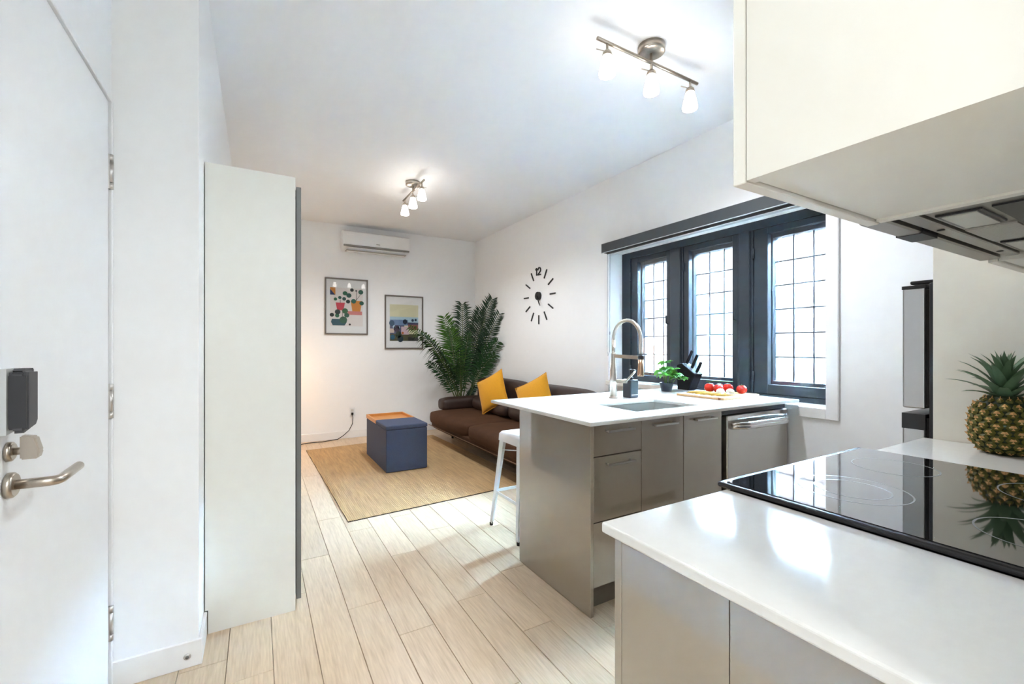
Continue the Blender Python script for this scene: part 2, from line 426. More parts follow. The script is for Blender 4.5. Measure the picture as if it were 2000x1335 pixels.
# ================================================================ OUTSIDE
hb = thing('brick_house', 'pale brick house seen through the leaded windows', 'building', (7.2, 2, -3))
def brick_mat():
    m = bpy.data.materials.new('pale_brick'); m.use_nodes = True; nt = m.node_tree; b = nt.nodes['Principled BSDF']
    tc = nt.nodes.new('ShaderNodeTexCoord'); mp = nt.nodes.new('ShaderNodeMapping'); mp.inputs['Rotation'].default_value = (0, 0, 0)
    sx = nt.nodes.new('ShaderNodeSeparateXYZ'); cx_ = nt.nodes.new('ShaderNodeCombineXYZ')
    nt.links.new(tc.outputs['Object'], sx.inputs[0]); nt.links.new(sx.outputs['Y'], cx_.inputs['X']); nt.links.new(sx.outputs['Z'], cx_.inputs['Y'])
    br = nt.nodes.new('ShaderNodeTexBrick'); br.inputs['Scale'].default_value = 2.4
    br.inputs['Color1'].default_value = (*hexc('6b5248'), 1); br.inputs['Color2'].default_value = (*hexc('5f463d'), 1); br.inputs['Mortar'].default_value = (*hexc('767069'), 1)
    br.inputs['Mortar Size'].default_value = .02
    nt.links.new(cx_.outputs[0], br.inputs['Vector']); nt.links.new(br.outputs[0], b.inputs['Base Color']); b.inputs['Roughness'].default_value = .9
    return m
BRICK = brick_mat()
bx('house_wall', BRICK, hb, 7.2, 7.5, -14, 22, -3, 3.35)
bx('eaves', mat('stone', '9a958e', .8), hb, 7.05, 7.5, -14, 22, 3.35, 3.5)
for yy, zz in ((4.86, 1.2), (8.6, 1.2), (1.6, -2.2), (4.86, -2.2)):
    wf = bx('window_surround', mat('stone', '9a958e', .8), hb, 7.16, 7.22, yy-.06, yy+.34, zz-.1, zz+.95)
    bx('window_pane', mat('far_glass', '4a5a68', .3), wf, 7.14, 7.165, yy, yy+.28, zz, zz+.85)
bm = B(); box(bm, 3.15, XO, -14, 22, ZC+.1, 24.0); box(bm, 3.15, XO, -14, -.12, -3, ZC+.1); box(bm, 3.15, XO, YB+.12, 22, -3, ZC+.1); box(bm, 3.15, XO, -.12, YB+.12, -3, -.06)  # unseen wall mass, added tall and dark to dim the house opposite
tag(obj('wall_light_block', bm, mat('light_block_dark', '3a3d40', .9, noise=.15)), 'unseen dark wall mass added to keep skylight off the brick house', 'wall', kind='structure')
bm = B(); box(bm, 3.2, 9, -14, 22, -3.2, -3.0); tag(obj('lane_ground', bm, mat('bounce_paving', 'b5b4af', .9, noise=.15)), 'unseen lane below the window, made pale to bounce skylight up', 'ground', kind='structure')  # out of view; pale colour added to throw skylight towards the ceiling

# ================================================================ WARDROBE
wd = thing('wardrobe', 'tall white wardrobe with charcoal sliding door edge', 'wardrobe', (0, 2.31, 0))
X1 = .156; WY = 2.31; WE = 3.86; WZ = 2.045
bm = B(); prism(bm, [(XL+.004, .102), (XL+.015, .102), (XL+.015, 0), (X1, 0), (X1, WZ), (XL+.004, WZ)], 'Y', WY, WY+.018); obj('side_panel', bm, WARDW, wd)
bm = B(); prism(bm, [(XL+.015, 0), (X1, 0), (X1, WZ), (XL+.015, WZ)], 'Y', WE-.018, WE); obj('side_panel', bm, WARDW, wd)
bx('top_panel', WARDW, wd, XL+.015, X1, WY+.018, WE-.018, WZ-.02, WZ)
bx('back_panel', WARDW, wd, XL+.005, XL+.015, WY+.018, WE-.018, .1, WZ-.02)
bx('bottom_panel', WARDW, wd, XL+.015, X1, WY+.018, WE-.018, .06, .08)
for a, b, x in ((2.318, 3.10, .163), (3.08, 3.855, .163)):
    pass
d1 = bx('sliding_door', GREYF, wd, .163, .183, 2.36, 3.12, .03, 2.015, .001, 1)
bx('door_edge_strip', mat('alu_grey', '7b7d7c', .35), d1, .1625, .1835, 2.352, 2.362, .03, 2.015)
d2 = bx('sliding_door', GREYF, wd, .163, .183, 3.125, 3.85, .03, 2.015, .001, 1)
bx('door_track', BLACKP, wd, X1, .163, 2.36, 3.85, 1.97, 2.0)

# ================================================================ BACK WALL ITEMS
ac = thing('air_conditioner', 'white split air conditioner high on the back wall', 'air conditioner', (1.42, YB, 2.52))
bm = B(); prism(bm, [(YB-.001, 2.53), (YB-.001, 2.785), (YB-.17, 2.785), (YB-.2, 2.765), (YB-.205, 2.60), (YB-.195, 2.585)], 'X', .975, 1.862); obj('housing', bm, WHITEP, ac)
bx('front_strip', GREYP, ac, .98, 1.857, YB-.212, YB-.19, 2.570, 2.592, .006, 2)
bm = B(); prism(bm, [(YB-.185, 2.565), (YB-.12, 2.515), (YB-.115, 2.52), (YB-.18, 2.57)], 'X', 1.03, 1.81); obj('louver', bm, WHITEP, ac)
bx('air_outlet', mat('vent_grey', 'a8a49c', .6), ac, 1.02, 1.82, YB-.18, YB-.06, 2.524, 2.531)
bx('brand_plate', GREYP, ac, 1.40, 1.45, YB-.2065, YB-.203, 2.625, 2.633)
bx('display_mark', mat('display_white', 'ffffff', .2), ac, 1.02, 1.11, YB-.2045, YB-.2015, 2.72, 2.728)

def picture(name, label, x0, x1, z0, z1, art):
    p = thing(name, label, 'picture', ((x0+x1)/2, YB, z0))
    fw = .018; d0, d1_ = YB-.028, YB-.001
    bm = B(); box(bm, x0, x1, d0, d1_, z0, z0+fw, .002, 1); box(bm, x0, x1, d0, d1_, z1-fw, z1, .002, 1); box(bm, x0, x0+fw, d0, d1_, z0+fw, z1-fw, .002, 1); box(bm, x1-fw, x1, d0, d1_, z0+fw, z1-fw, .002, 1)
    obj('frame', bm, mat('frame_grey', '6b645d', .4), p)
    bx('mat_board', mat('mat_white', 'eceae6', .8), p, x0+fw, x1-fw, YB-.012, YB-.002, z0+fw, z1-fw)
    art(p, x0, x1, z0, z1)
    bx('cover_glass', PICGL, p, x0+fw, x1-fw, YB-.0235, YB-.0220, z0+fw, z1-fw)
def shape(p, name, col, pts, layer, par=None):
    bm = B(); y = YB-.0125-.0006*layer
    vs_ = [bm.verts.new((a, y, b)) for a, b in pts]; vb = [bm.verts.new((a, y+.0005, b)) for a, b in pts]
    bm.faces.new(vs_); bm.faces.new(vb[::-1])
    for k in range(len(pts)): bm.faces.new((vs_[k], vs_[(k+1) % len(pts)], vb[(k+1) % len(pts)], vb[k]))
    return obj(name, bm, mat('print_'+col, col, .8), par or p)
def disc(cx, cz, rx, rz, n=14, a0=0.):
    return [(cx+rx*math.cos(2*PI*k/n+a0), cz+rz*math.sin(2*PI*k/n+a0)) for k in range(n)]
def art1(p, x0, x1, z0, z1):
    W_, H_ = x1-x0, z1-z0
    def q(u, v): return (x0+u*W_, z0+v*H_)
    def R(u0, u1, v0, v1): return [q(u0, v0), q(u1, v0), q(u1, v1), q(u0, v1)]
    pr = shape(p, 'print', 'e6ddd6', R(.12, .88, .15, .83), 0)
    shape(p, 'print_block', 'd08a35', R(.12, .24, .70, .83), 1, pr); shape(p, 'print_block', '2c3a66', [q(.12, .70), q(.235, .70), q(.12, .80)], 2, pr)
    shape(p, 'print_block', 'd2837c', R(.52, .86, .355, .42), 1, pr)
    shape(p, 'print_pot', 'd98d36', [q(.63, .42), q(.82, .42), q(.86, .61), q(.59, .61)], 2, pr)
    shape(p, 'print_pot', 'cf4453', [q(.28, .43), q(.42, .43), q(.46, .565), q(.245, .565)], 2, pr)
    shape(p, 'print_pot', '2a5560', [q(.18, .16), q(.45, .16), q(.50, .22), q(.48, .275), q(.16, .275), q(.14, .22)], 2, pr)
    for u, v, r, c in ((.46, .735, .055, '2f6a4c'), (.55, .70, .06, '2d5a50'), (.62, .80, .045, '1e2a26'), (.83, .77, .06, '2b5c4a'), (.24, .625, .04, '2f6a4c'), (.34, .655, .04, '2d5a50'), (.44, .635, .045, '27504a'),
                       (.53, .59, .05, '243833'), (.66, .60, .06, '2f6a58'), (.85, .57, .055, '2b5c4a'), (.29, .40, .065, '2b3838'), (.46, .42, .07, '3a6a45'), (.28, .335, .05, '2f6a4c'), (.50, .345, .06, '2b5c4a'), (.16, .345, .05, '1c2420'), (.42, .26, .09, '2f6048'), (.57, .18, .026, '2a201c'), (.72, .79, .02, '2a2a28')):
        cx_, cz_ = q(u, v); shape(p, 'print_leaf', c, disc(cx_, cz_, r*W_, r*W_*.95, 12), 3, pr)
    for u0, v0, u1, v1 in ((.72, .61, .73, .80), (.72, .62, .82, .72), (.35, .56, .35, .62), (.40, .27, .40, .40)):
        a, b = q(u0, v0), q(u1, v1); shape(p, 'print_stem', '4a3a30', [(a[0]-.003, a[1]), (a[0]+.003, a[1]), (b[0]+.003, b[1]), (b[0]-.003, b[1])], 3, pr)
def art2(p, x0, x1, z0, z1):
    W_, H_ = x1-x0, z1-z0
    def q(u, v): return (x0+u*W_, z0+v*H_)
    def R(u0, u1, v0, v1): return [q(u0, v0), q(u1, v0), q(u1, v1), q(u0, v1)]
    pr = shape(p, 'print', 'd9d3b0', R(.13, .87, .15, .83), 0)
    shape(p, 'print_sky', 'a9c3cf', R(.13, .87, .50, .60), 1, pr); shape(p, 'print_hill', '6f86a6', R(.13, .60, .44, .545), 2, pr); shape(p, 'print_roof', '8a5a50', R(.60, .87, .36, .48), 2, pr)
    shape(p, 'print_ridge', '4a4a62', R(.58, .87, .46, .50), 3, pr); shape(p, 'print_ground', '4f4d33', R(.13, .87, .15, .28), 2, pr); shape(p, 'print_ground', '2c2c26', R(.60, .87, .15, .22), 3, pr)
    shape(p, 'print_field', '51516b', R(.13, .50, .28, .44), 2, pr); shape(p, 'print_house', 'c9aeb2', R(.42, .62, .27, .42), 4, pr); shape(p, 'print_house', 'cbb6a6', R(.13, .24, .30, .38), 4, pr)
    for u, v, r, c in ((.18, .48, .07, '2f4f6a'), (.30, .38, .08, '3a2a3c'), (.52, .51, .06, '1f2b3c'), (.72, .54, .035, '27364a'), (.80, .55, .03, '27364a'), (.35, .27, .08, '22301f'), (.20, .22, .06, '2d5a6e'), (.40, .19, .08, '22343c'), (.46, .30, .03, 'b0622c'), (.24, .41, .04, 'b9cfdf'), (.36, .40, .035, 'b9cfdf')):
        cx_, cz_ = q(u, v); shape(p, 'print_tree', c, disc(cx_, cz_, r*W_, r*W_*1.1, 9), 5, pr)
picture('framed_plant_print', 'framed print of potted plants, left of the two pictures', .773, 1.328, 1.407, 2.167, art1)
picture('framed_landscape_print', 'framed landscape print with pale yellow sky, beside the palm', 1.560, 2.121, 1.21, 1.979, art2)
# outlet, plug and cord
ou = thing('wall_outlet', 'white wall outlet low on the back wall', 'outlet', (1.121, YB, .35))
bx('cover_plate', WHITEP, ou, 1.084, 1.158, YB-.006, YB, .29, .41, .002, 1)
for z in (.372, .328): bx('socket', mat('socket_grey', 'd2d0cc', .4), ou, 1.103, 1.139, YB-.009, YB-.006, z-.016, z+.016, .002, 1)
cd = thing('lamp_cord', 'black lamp cord running from the outlet along the floor', 'cord', (1.12, YB-.02, .33))
bx('plug', BLACKP, cd, 1.107, 1.135, YB-.035, YB-.010, .312, .344, .004, 2)
bm = B(); tube(bm, [(1.121, YB-.034, .325), (1.124, YB-.05, .28), (1.12, YB-.05, .20), (1.07, YB-.06, .11), (1.0, YB-.06, .05), (.93, YB-.06, .008), (.86, YB-.07, .006), (.74, YB-.12, .006), (.62, YB-.10, .006), (.50, YB-.13, .006), (.35, YB-.25, .006), (.20, 5.82, .006)], .005, 8); obj('cable', bm, BLACKP, cd)
# floor lamp behind the wardrobe
lp = thing('floor_lamp', 'floor lamp with pale shade hidden behind the wardrobe', 'lamp', (.08, 5.75, 0))
rings_obj('base', GREYF, lp, [(.13, 0), (.13, .015), (.02, .025)], (.08, 5.75, 0), 28)
bm = B(); tube(bm, [(.08, 5.75, .02), (.08, 5.75, 1.32)], .01, 10); obj('pole', bm, GREYF, lp)
bm = B(); lathe(bm, [(.16, 1.12), (.13, 1.40)], (.08, 5.75, 0), 28, cap=False); obj('lamp_shade', bm, mat('lamp_shade', 'f6e6cc', .8, emit='ffcf94', estr=1.6), lp); rings_obj('shade_light_stop', MATS['lamp_shade'], lp, [(.13, 1.40), (.001, 1.401)], (.08, 5.75, 0), 28)  # closing disc added to keep the lamp's light off the ceiling
pl = bpy.data.lights.new('lamp_bulb', 'POINT'); pl.energy = 3; pl.color = (1, .68, .40); pl.shadow_soft_size = .05
po = bpy.data.objects.new('lamp_bulb', pl); COL.objects.link(po); po.parent = lp; po.location = (0, 0, 1.08)

# ================================================================ RUG
def rug():
    c00 = Vector((.556, 3.273, 0)); c10 = Vector((2.18, 3.39, 0)); c01 = Vector((.504, 5.77, 0)); c11 = c10+(c01-c00)
    r = thing('jute_rug', 'woven natural jute rug under the ottoman', 'rug', (1.3, 4.5, 0))
    N = 118
    bm = B(); prof = []
    for i in range(N*4+1):
        u = i/(N*4); z = .0072+.0016*math.sin(2*PI*i/4+.5)
        prof.append((u, z))
    M = 24
    grid = []
    for (u, z) in prof:
        row = []
        for k in range(M+1):
            v = k/M
            p = c00*(1-u)*(1-v)+c10*u*(1-v)+c01*(1-u)*v+c11*u*v
            row.append(bm.verts.new((p.x+.002*math.sin(v*40+u*9), p.y+.003*math.sin(u*130), z)))
        grid.append(row)
    for a, b in zip(grid, grid[1:]):
        for k in range(M): bm.faces.new((a[k], b[k], b[k+1], a[k+1])).smooth = True
    obj('woven_rows', bm, JUTE, r)
    bm = B()
    poly = [c00, c10, c11, c01]
    A = [bm.verts.new((p.x, p.y, .0002)) for p in poly]; Bv = [bm.verts.new((p.x, p.y, .0068)) for p in poly]
    bm.faces.new(A[::-1])
    for k in range(4): bm.faces.new((A[k], A[(k+1) % 4], Bv[(k+1) % 4], Bv[k]))
    obj('backing', bm, JUTED, r)
rug()
# ================================================================ OTTOMAN
ot = thing('storage_ottoman', 'slate blue fabric storage ottoman standing on the rug', 'ottoman', (1.3, 4.75, .01))
OX0, OX1, OY0, OY1 = 1.085, 1.502, 4.315, 5.20
bx('body', OTTO, ot, OX0, OX1, OY0, OY1, .011, .425, .008, 2)
bx('lid', OTTO, ot, OX0-.003, OX1+.003, OY0-.003, 4.745, .428, .468, .010, 2)
tl = thing('serving_tray', 'bamboo tray on the rear half of the ottoman', 'tray', (1.3, 4.97, .426))
bx('tray_base', BAMBOO, tl, OX0, OX1, 4.755, 5.20, .427, .440)
for a in ((OX0-.003, OX0+.014, 4.75, 5.203), (OX1-.014, OX1+.003, 4.75, 5.203), (OX0+.014, OX1-.014, 4.75, 4.767), (OX0+.014, OX1-.014, 5.186, 5.203)):
    bx('tray_rim', BAMBOO, tl, *a, .427, .468, .002, 1)

# ================================================================ SOFA
sf = thing('sofa', 'long dark brown suede sofa along the window wall', 'sofa', (2.45, 4.45, 0))
SX, SY0, SY1 = 1.97, 3.18, 5.70
softbox('base_frame', SOFA, sf, SX+.02, 2.90, SY0+.03, SY1-.03, .17, .26, .03)
cut = [SY0+.03, (SY0+SY1)/2, SY1-.02]
for a, b in zip(cut, cut[1:]): softbox('seat_cushion', SOFA, sf, SX, 2.72, a+.004, b-.004, .21, .40, .075, .018)
softbox('armrest', SOFAD, sf, 2.12, 2.88, SY1-.24, SY1, .38, .555, .06, .006)
softbox('armrest', SOFAD, sf, 2.12, 2.88, SY0, SY0+.24, .38, .555, .06, .006)
c3 = [SY0+.02, (SY0+SY1)/2, SY1-.06]
for a, b in zip(c3, c3[1:]): softbox('back_cushion', SOFAD, sf, 2.66, 2.92, a+.006, b-.006, .36, .815, .08, .012)
softbox('bolster', SOFAD, sf, 2.48, 2.70, 4.48, 5.42, .40, .58, .08, .012)
softbox('bolster', SOFAD, sf, 2.48, 2.70, 3.46, 4.44, .40, .58, .08, .012)
bm = B(); tube(bm, [(SX+.03, SY0+.05, .205), (SX+.012, SY0+.09, .205), (SX+.012, SY1-.06, .205)], .005, 8); obj('piping', bm, mat('piping_tan', '7a5d45', .6), sf)
for x in (2.30, 2.82):
    for y in (SY0+.12, SY1-.12):
        bm = B(); tube(bm, [(x, y, .0), (x, y, .18)], [.016, .022], 12); obj('leg', bm, BLACKP, sf)
def cushion(label, c, s, yaw, tilt, roll):
    o = thing('throw_pillow', label, 'pillow', (c[0], c[1], c[2]-s*.5), group='yellow throw pillows on the sofa')
    R = Matrix.Rotation(yaw, 3, 'Z') @ Matrix.Rotation(tilt, 3, 'X') @ Matrix.Rotation(roll, 3, 'Y')
    bm = B(); pillow_mesh(bm, *c, s, .15, s, 16, .5, R); obj('cover', bm, YEL, o)
    bm = B(); pts = []
    n = 10
    for (a, b) in (((-1, -1), (1, -1)), ((1, -1), (1, 1)), ((1, 1), (-1, 1)), ((-1, 1), (-1, -1))):
        for k in range(n):
            t = k/n; u = a[0]+(b[0]-a[0])*t; v = a[1]+(b[1]-a[1])*t
            pin = 1-.07*(1-abs(v)**2)*abs(u)**6; pin2 = 1-.07*(1-abs(u)**2)*abs(v)**6
            pts.append(R @ Vector((u*s/2*pin, 0, v*s/2*pin2))+Vector(c))
    pts.append(pts[0]); tube(bm, pts, .005, 6, False); obj('seam_piping', bm, YEL, o)
cushion('mustard yellow throw pillow nearest the sofa arm and palm', (2.49, 4.78, .69), .43, math.radians(-72), math.radians(-14), math.radians(-27))
cushion('mustard yellow throw pillow half hidden by the worktop', (2.50, 3.84, .695), .43, math.radians(-72), math.radians(-14), math.radians(-27))

# ================================================================ PALM
PALMD = mat('palm_dark', '1d3a24', .45, noise=.3, nscale=9); PALML = mat('palm_light', '3f6b22', .45, noise=.25, nscale=9); PALMM = mat('palm_mid', '28512a', .45, noise=.3, nscale=9)
STEM = mat('palm_stem', '55663a', .6, noise=.2)
f_, y0p, th = 858., 676., math.radians(30.1)
Sn, Cs = math.sin(th), math.cos(th)
pm = thing('potted_palm', 'large green palm in the corner behind the sofa', 'plant', (2.60, 6.0, 0))
rings_obj('pot', mat('pot_dark', '2d2a28', .5), pm, [(.12, .0), (.15, .30), (.16, .31), (.145, .315), (.135, .27)], (2.60, 6.0, 0), 28)
rings_obj('soil', mat('soil', '30241a', .9), pm, [(.137, .262), (.01, .275)], (2.60, 6.0, 0), 20)
def frond(base, ctrl, tip, wid, m, nl=26, droop=.15, start=.30, side=None):
    nl = int(nl*1.1)
    base, ctrl, tip = Vector(base), Vector(ctrl), Vector(tip)
    def P(t): return base*(1-t)**2+ctrl*2*t*(1-t)+tip*t*t
    bm = B(); n = 16
    tube(bm, [P(k/n) for k in range(n+1)], [.010*(1-.8*k/n) for k in range(n+1)], 6, True, 0)
    view = Vector((Sn, Cs, 0))
    for i in range(nl):
        t = start+(1-start)*(i+.5)/nl
        p = P(t); d = (P(min(1, t+.02))-P(t-.02)).normalized()
        s = d.cross(side or view)
        if s.length < .1: s = Vector((0, 0, 1))
        s.normalize()
        nn = s.cross(d).normalized()
        k = (t-start)/(1-start)
        L = wid*1.22*(.62+.8*k-1.05*k*k)*random.uniform(.9, 1.1)
        for sg in (1, -1):
            dirv = (s*sg*1.0+d*(.45+.55*k)+nn*random.uniform(-.4, .2)).normalized()
            tipv = p+dirv*L+Vector((0, 0, -droop*L*random.uniform(.6, 1.3)))
            mid = p+dirv*L*.45
            wv = dirv.cross(nn).normalized()*(.010+.005*random.random())
            b1 = bm.verts.new(p+wv*.3); b2 = bm.verts.new(p-wv*.3); m1 = bm.verts.new(mid+wv); m2 = bm.verts.new(mid-wv); mc = bm.verts.new(mid+nn*.004); tp = bm.verts.new(tipv)
            for q in ((b1, m1, mc), (b1, mc, b2), (b2, mc, m2), (m1, tp, mc), (mc, tp, m2)):
                fc = bm.faces.new(q); fc.material_index = 1
    for v in bm.verts:                       # leaves press flat against the walls
        v.co.x = min(v.co.x, 2.972); v.co.y = min(v.co.y, 6.29)
    return obj('frond', bm, [STEM, m], pm)
b0 = (2.60, 5.99, .30)
def at(px, py, Y=None, X=None):
    a = (px-1000)/f_; b = (y0p-py)/f_
    d = Vector((Sn+a*Cs, Cs-a*Sn, b)); t = (Y/d.y) if Y else (X/d.x)
    return Vector((0, 0, H))+d*t
fr = [  # tip px, depth, control px, width, material, leaflets, droop
    ((903, 594), dict(Y=5.75), (905, 680), .30, PALMD, 30, .30), ((962, 584), dict(X=2.93), (930, 660), .28, PALMD, 30, .12), ((976, 612), dict(X=2.93), (945, 680), .24, PALMD, 26, .05),
    ((868, 618), dict(Y=5.65), (893, 690), .27, PALML, 28, .12), ((800, 638), dict(Y=5.45), (868, 668), .16, PALML, 28, .35), ((820, 652), dict(Y=5.35), (866, 690), .20, PALMD, 28, .75),
    ((836, 708), dict(Y=5.75), (880, 735), .13, PALMM, 20, .15), ((974, 666), dict(X=2.9), (938, 700), .22, PALMM, 26, .05), ((968, 692), dict(X=2.9), (934, 712), .2, PALMM, 24, .1),
    ((938, 606), dict(Y=5.95), (922, 680), .26, PALMD, 28, .1), ((880, 640), dict(Y=6.2), (897, 700), .24, PALMM, 26, .1), ((915, 650), dict(Y=5.55), (906, 715), .22, PALMM, 26, .3), ((928, 755), dict(Y=5.9), (918, 770), .09, PALMD, 14, .1), ((898, 700), dict(Y=5.5), (900, 735), .18, PALMM, 20, .4), ((856, 690), dict(Y=5.9), (882, 725), .16, PALMD, 20, .3)]
for (tp, dk, cp, wd_, m_, nl, dp) in fr:
    t_ = at(*tp, **dk); c_ = at(*cp, Y=5.92); c_.x = min(c_.x, 2.9)
    frond((b0[0]+random.uniform(-.06, .06), b0[1]+random.uniform(-.05, .05), b0[2]), c_, t_, wd_, m_, nl, dp)

# ================================================================ CLOCK
ck = thing('wall_clock', 'black stick-on wall clock with a 12 on the white wall', 'clock', (XR, 4.478, 1.86))
CK = mat('clock_black', '1b1c1e', .5)
cy_, cz_, cr = 4.478, 1.862, .315
for k in range(1, 12):
    a = 2*PI*k/12; dy, dz = -math.sin(a), math.cos(a)
    r0 = cr-.085 if k % 3 else cr-.08
    bm = B(); bar(bm, (XR-.006, cy_+dy*r0, cz_+dz*r0), (XR-.006, cy_+dy*(cr+.03), cz_+dz*(cr+.03)), .014, .011, up=(1, 0, 0)); obj('hour_mark', bm, CK, ck)
bm = B(); ny = cy_+.035; nz = cz_+.255
for pts in ([(0, .09), (0, 0)], [(.025, .07), (0, .09)]):
    for p, q in zip(pts, pts[1:]): bar(bm, (XR-.006, ny+p[0]+.012, nz+p[1]), (XR-.006, ny+q[0]+.012, nz+q[1]), .013, .011, up=(1, 0, 0))
obj('numeral_one', bm, CK, ck)
bm = B(); arc = [(.030*math.cos(a), .060+.030*math.sin(a)) for a in [PI-k*PI*1.15/8 for k in range(9)]]+[(-.03, .004), (.034, .004)]
arc = [(-a, b) for a, b in arc] if False else arc
pts = [(XR-.006, ny-.045-a, nz+b) for a, b in arc]
for p, q in zip(pts, pts[1:]): bar(bm, p, q, .013, .011, up=(1, 0, 0))
obj('numeral_two', bm, CK, ck)
rings_obj('hub', CK, ck, [(.05, 0), (.05, -.03), (.046, -.034)], (XR, cy_, cz_), 28, 'X')
bm = B(); bar(bm, (XR-.038, cy_, cz_), (XR-.038, cy_-.075, cz_-.125), .010, .004, up=(1, 0, 0)); obj('hour_hand', bm, CK, ck)
bm = B(); bar(bm, (XR-.042, cy_, cz_), (XR-.042, cy_-.06, cz_-.11), .006, .003, up=(1, 0, 0)); obj('minute_hand', bm, CK, ck)

# ================================================================ BLIND
bl = thing('roller_blind', 'dark grey roller blind rolled up above the window', 'blind', (XR, 2.25, 2.14))
BY0, BY1 = 1.22, 3.25
bx('headrail', GREYL, bl, 2.884, XR-.001, BY0, BY1, 2.150, 2.236, .002, 1)
bx('rail_lip', mat('blind_edge', 'a7adb2', .4), bl, 2.883, 2.888, BY0, BY1, 2.145, 2.150)
bm = B(); tube(bm, [(2.935, BY0+.03, 2.148), (2.935, BY1-.03, 2.148)], .012, 10); obj('fabric_roll', bm, BLACKP, bl)
bx('bottom_bar', mat('blind_bar', 'dfe6ea', .4), bl, 2.955, 2.963, BY0+.03, BY1-.06, 2.124, 2.137)
bm = B(); tube(bm, [(2.95, 3.236, 2.15), (2.95, 3.240, 1.20), (2.95, 3.228, 1.155), (2.95, 3.205, 1.20), (2.95, 3.200, 2.15)], .0022, 6); obj('pull_chain', bm, mat('chain_grey', '8f9498', .4), bl)
bx('chain_clip', mat('chain_grey', '8f9498', .4), bl, 2.946, 2.954, 3.200, 3.207, 1.36, 1.39)

# ================================================================ CEILING LIGHTS
SHADE = mat('frosted_shade', 'fff6e6', .5, emit='fff8f0', estr=7)
def track(label, c, d, L, swing, power=12, colour=(.91, .95, 1)):
    """three spot rail light; d unit direction of the rail"""
    t = thing('track_light', label, 'ceiling light', (c[0], c[1], ZC), group='three-lamp rail lights')
    d = Vector(d); zb = 2.80; c = Vector((c[0], c[1], 0))
    rings_obj('canopy', NICKEL, t, [(.072, ZC), (.072, ZC-.035), (.064, ZC-.040), (.001, ZC-.041)], (c.x, c.y, 0), 32)
    bm = B(); tube(bm, [(c.x, c.y, ZC-.04), (c.x, c.y, zb-.05)], .007, 10); obj('stem', bm, NICKEL, t)
    bm = B(); tube(bm, [c-d*L/2+Vector((0, 0, zb)), c+d*L/2+Vector((0, 0, zb))], .009, 12); obj('rail', bm, NICKEL, t)
    for s in (-1, 0, 1):
        p = c+d*s*(L/2-.065)
        bm = B(); tube(bm, [(p.x, p.y, zb), (p.x, p.y, zb-.045)], .006, 10); hd = obj('lamp_holder', bm, NICKEL, t)
        rings_obj('collar', NICKEL, hd, [(.012, zb-.040), (.022, zb-.050), (.026, zb-.068), (.024, zb-.070)], (p.x, p.y, 0), 18)
        bm = B(); q = p+Vector(swing)*.055; tube(bm, [(p.x, p.y, zb-.047), (q.x, q.y, zb-.040)], .0025, 6); obj('aiming_pin', bm, NICKEL, hd)
        bm = B(); lathe(bm, [(.022, zb-.066), (.030, zb-.095), (.038, zb-.130), (.043, zb-.155), (.041, zb-.168), (.030, zb-.172), (.001, zb-.173)], (p.x, p.y, 0), 22); obj('glass_shade', bm, SHADE, hd)
        l = bpy.data.lights.new('lamp_light', 'SPOT'); l.energy = power; l.color = colour; l.spot_size = math.radians(168); l.spot_blend = .55; l.shadow_soft_size = .04
        lo = bpy.data.objects.new('lamp_light', l); COL.objects.link(lo); lo.parent = t; lo.location = (p.x-c.x, p.y-c.y, zb-.19-ZC)
track('three-lamp nickel rail light above the peninsula and sink', (1.868, 1.700), (1, 0, 0), .77, (-1, .35, 0))
track('smaller-looking nickel rail light over the rug near the back wall', (1.347, 4.30), (0, 1, 0), .68, (.9, .3, 0), 15, (.90, .95, 1))
track('nickel rail light over the hall, outside the picture', (.05, -1.45), (0, 1, 0), .70, (.9, .3, 0), 20, (.93, .97, 1))

# ================================================================ PENINSULA
IX0, IX1, IY0, IY1 = 1.322, 2.972, 1.566, 2.192
IT0, IT1 = .893, .910
# countertop with sink cut-out
KX0, KX1, KY0, KY1 = 1.70, 2.195, 1.645, 1.975
def slab_hole(bm, x0, x1, y0, y1, z0, z1, hx0, hx1, hy0, hy1):
    def ring(z): return [bm.verts.new((x, y, z)) for x, y in ((x0, y0), (x1, y0), (x1, y1), (x0, y1))], [bm.verts.new((x, y, z)) for x, y in ((hx0, hy0), (hx1, hy0), (hx1, hy1), (hx0, hy1))]
    A, a = ring(z0); C_, c = ring(z1)
    for k in range(4):
        n = (k+1) % 4
        bm.faces.new((C_[k], C_[n], c[n], c[k])); bm.faces.new((A[n], A[k], a[k], a[n])); bm.faces.new((A[k], A[n], C_[n], C_[k])); bm.faces.new((a[n], a[k], c[k], c[n]))
bm = B(); slab_hole(bm, 1.268, XR-.002, 1.498, 2.455, IT0, IT1, KX0, KX1, KY0, KY1)
bmesh.ops.bevel(bm, geom=bm.edges[:], offset=.0022, segments=2, affect='EDGES')
tag(obj('peninsula_worktop', bm, QUARTZ), 'white quartz worktop of the peninsula with sink cut-out', 'worktop')
ep = thing('peninsula_end_panel', 'glossy taupe end panel closing the peninsula', 'panel', (IX0, 1.88, 0))
bx('panel', TAUPE, ep, IX0, IX0+.018, IY0-.002, IY1, 0, IT0-.001)
bx('edge_strip', TAUPE2, ep, IX0, IX0+.018, IY0-.0035, IY0-.002, 0, IT0-.001)
def handle(par, x0, x1, y, z):
    bm = B(); bar(bm, (x0, y-.026, z), (x1, y-.026, z), .007, .009)
    for x in (x0+.010, x1-.010): tube(bm, [(x, y, z), (x, y-.027, z)], .0055, 8)
    return obj('handle', bm, STEEL, par)
def fronts(t, nm, x0, x1, z0, z1, hx=None, hz=None):
    d = bx(nm, TAUPE, t, x0, x1, IY0, IY0+.018, z0, z1, .0015, 1)
    c = (x0+x1)/2
    if hz is not None: handle(d, c-.085, c+.085, IY0, hz)
    return d
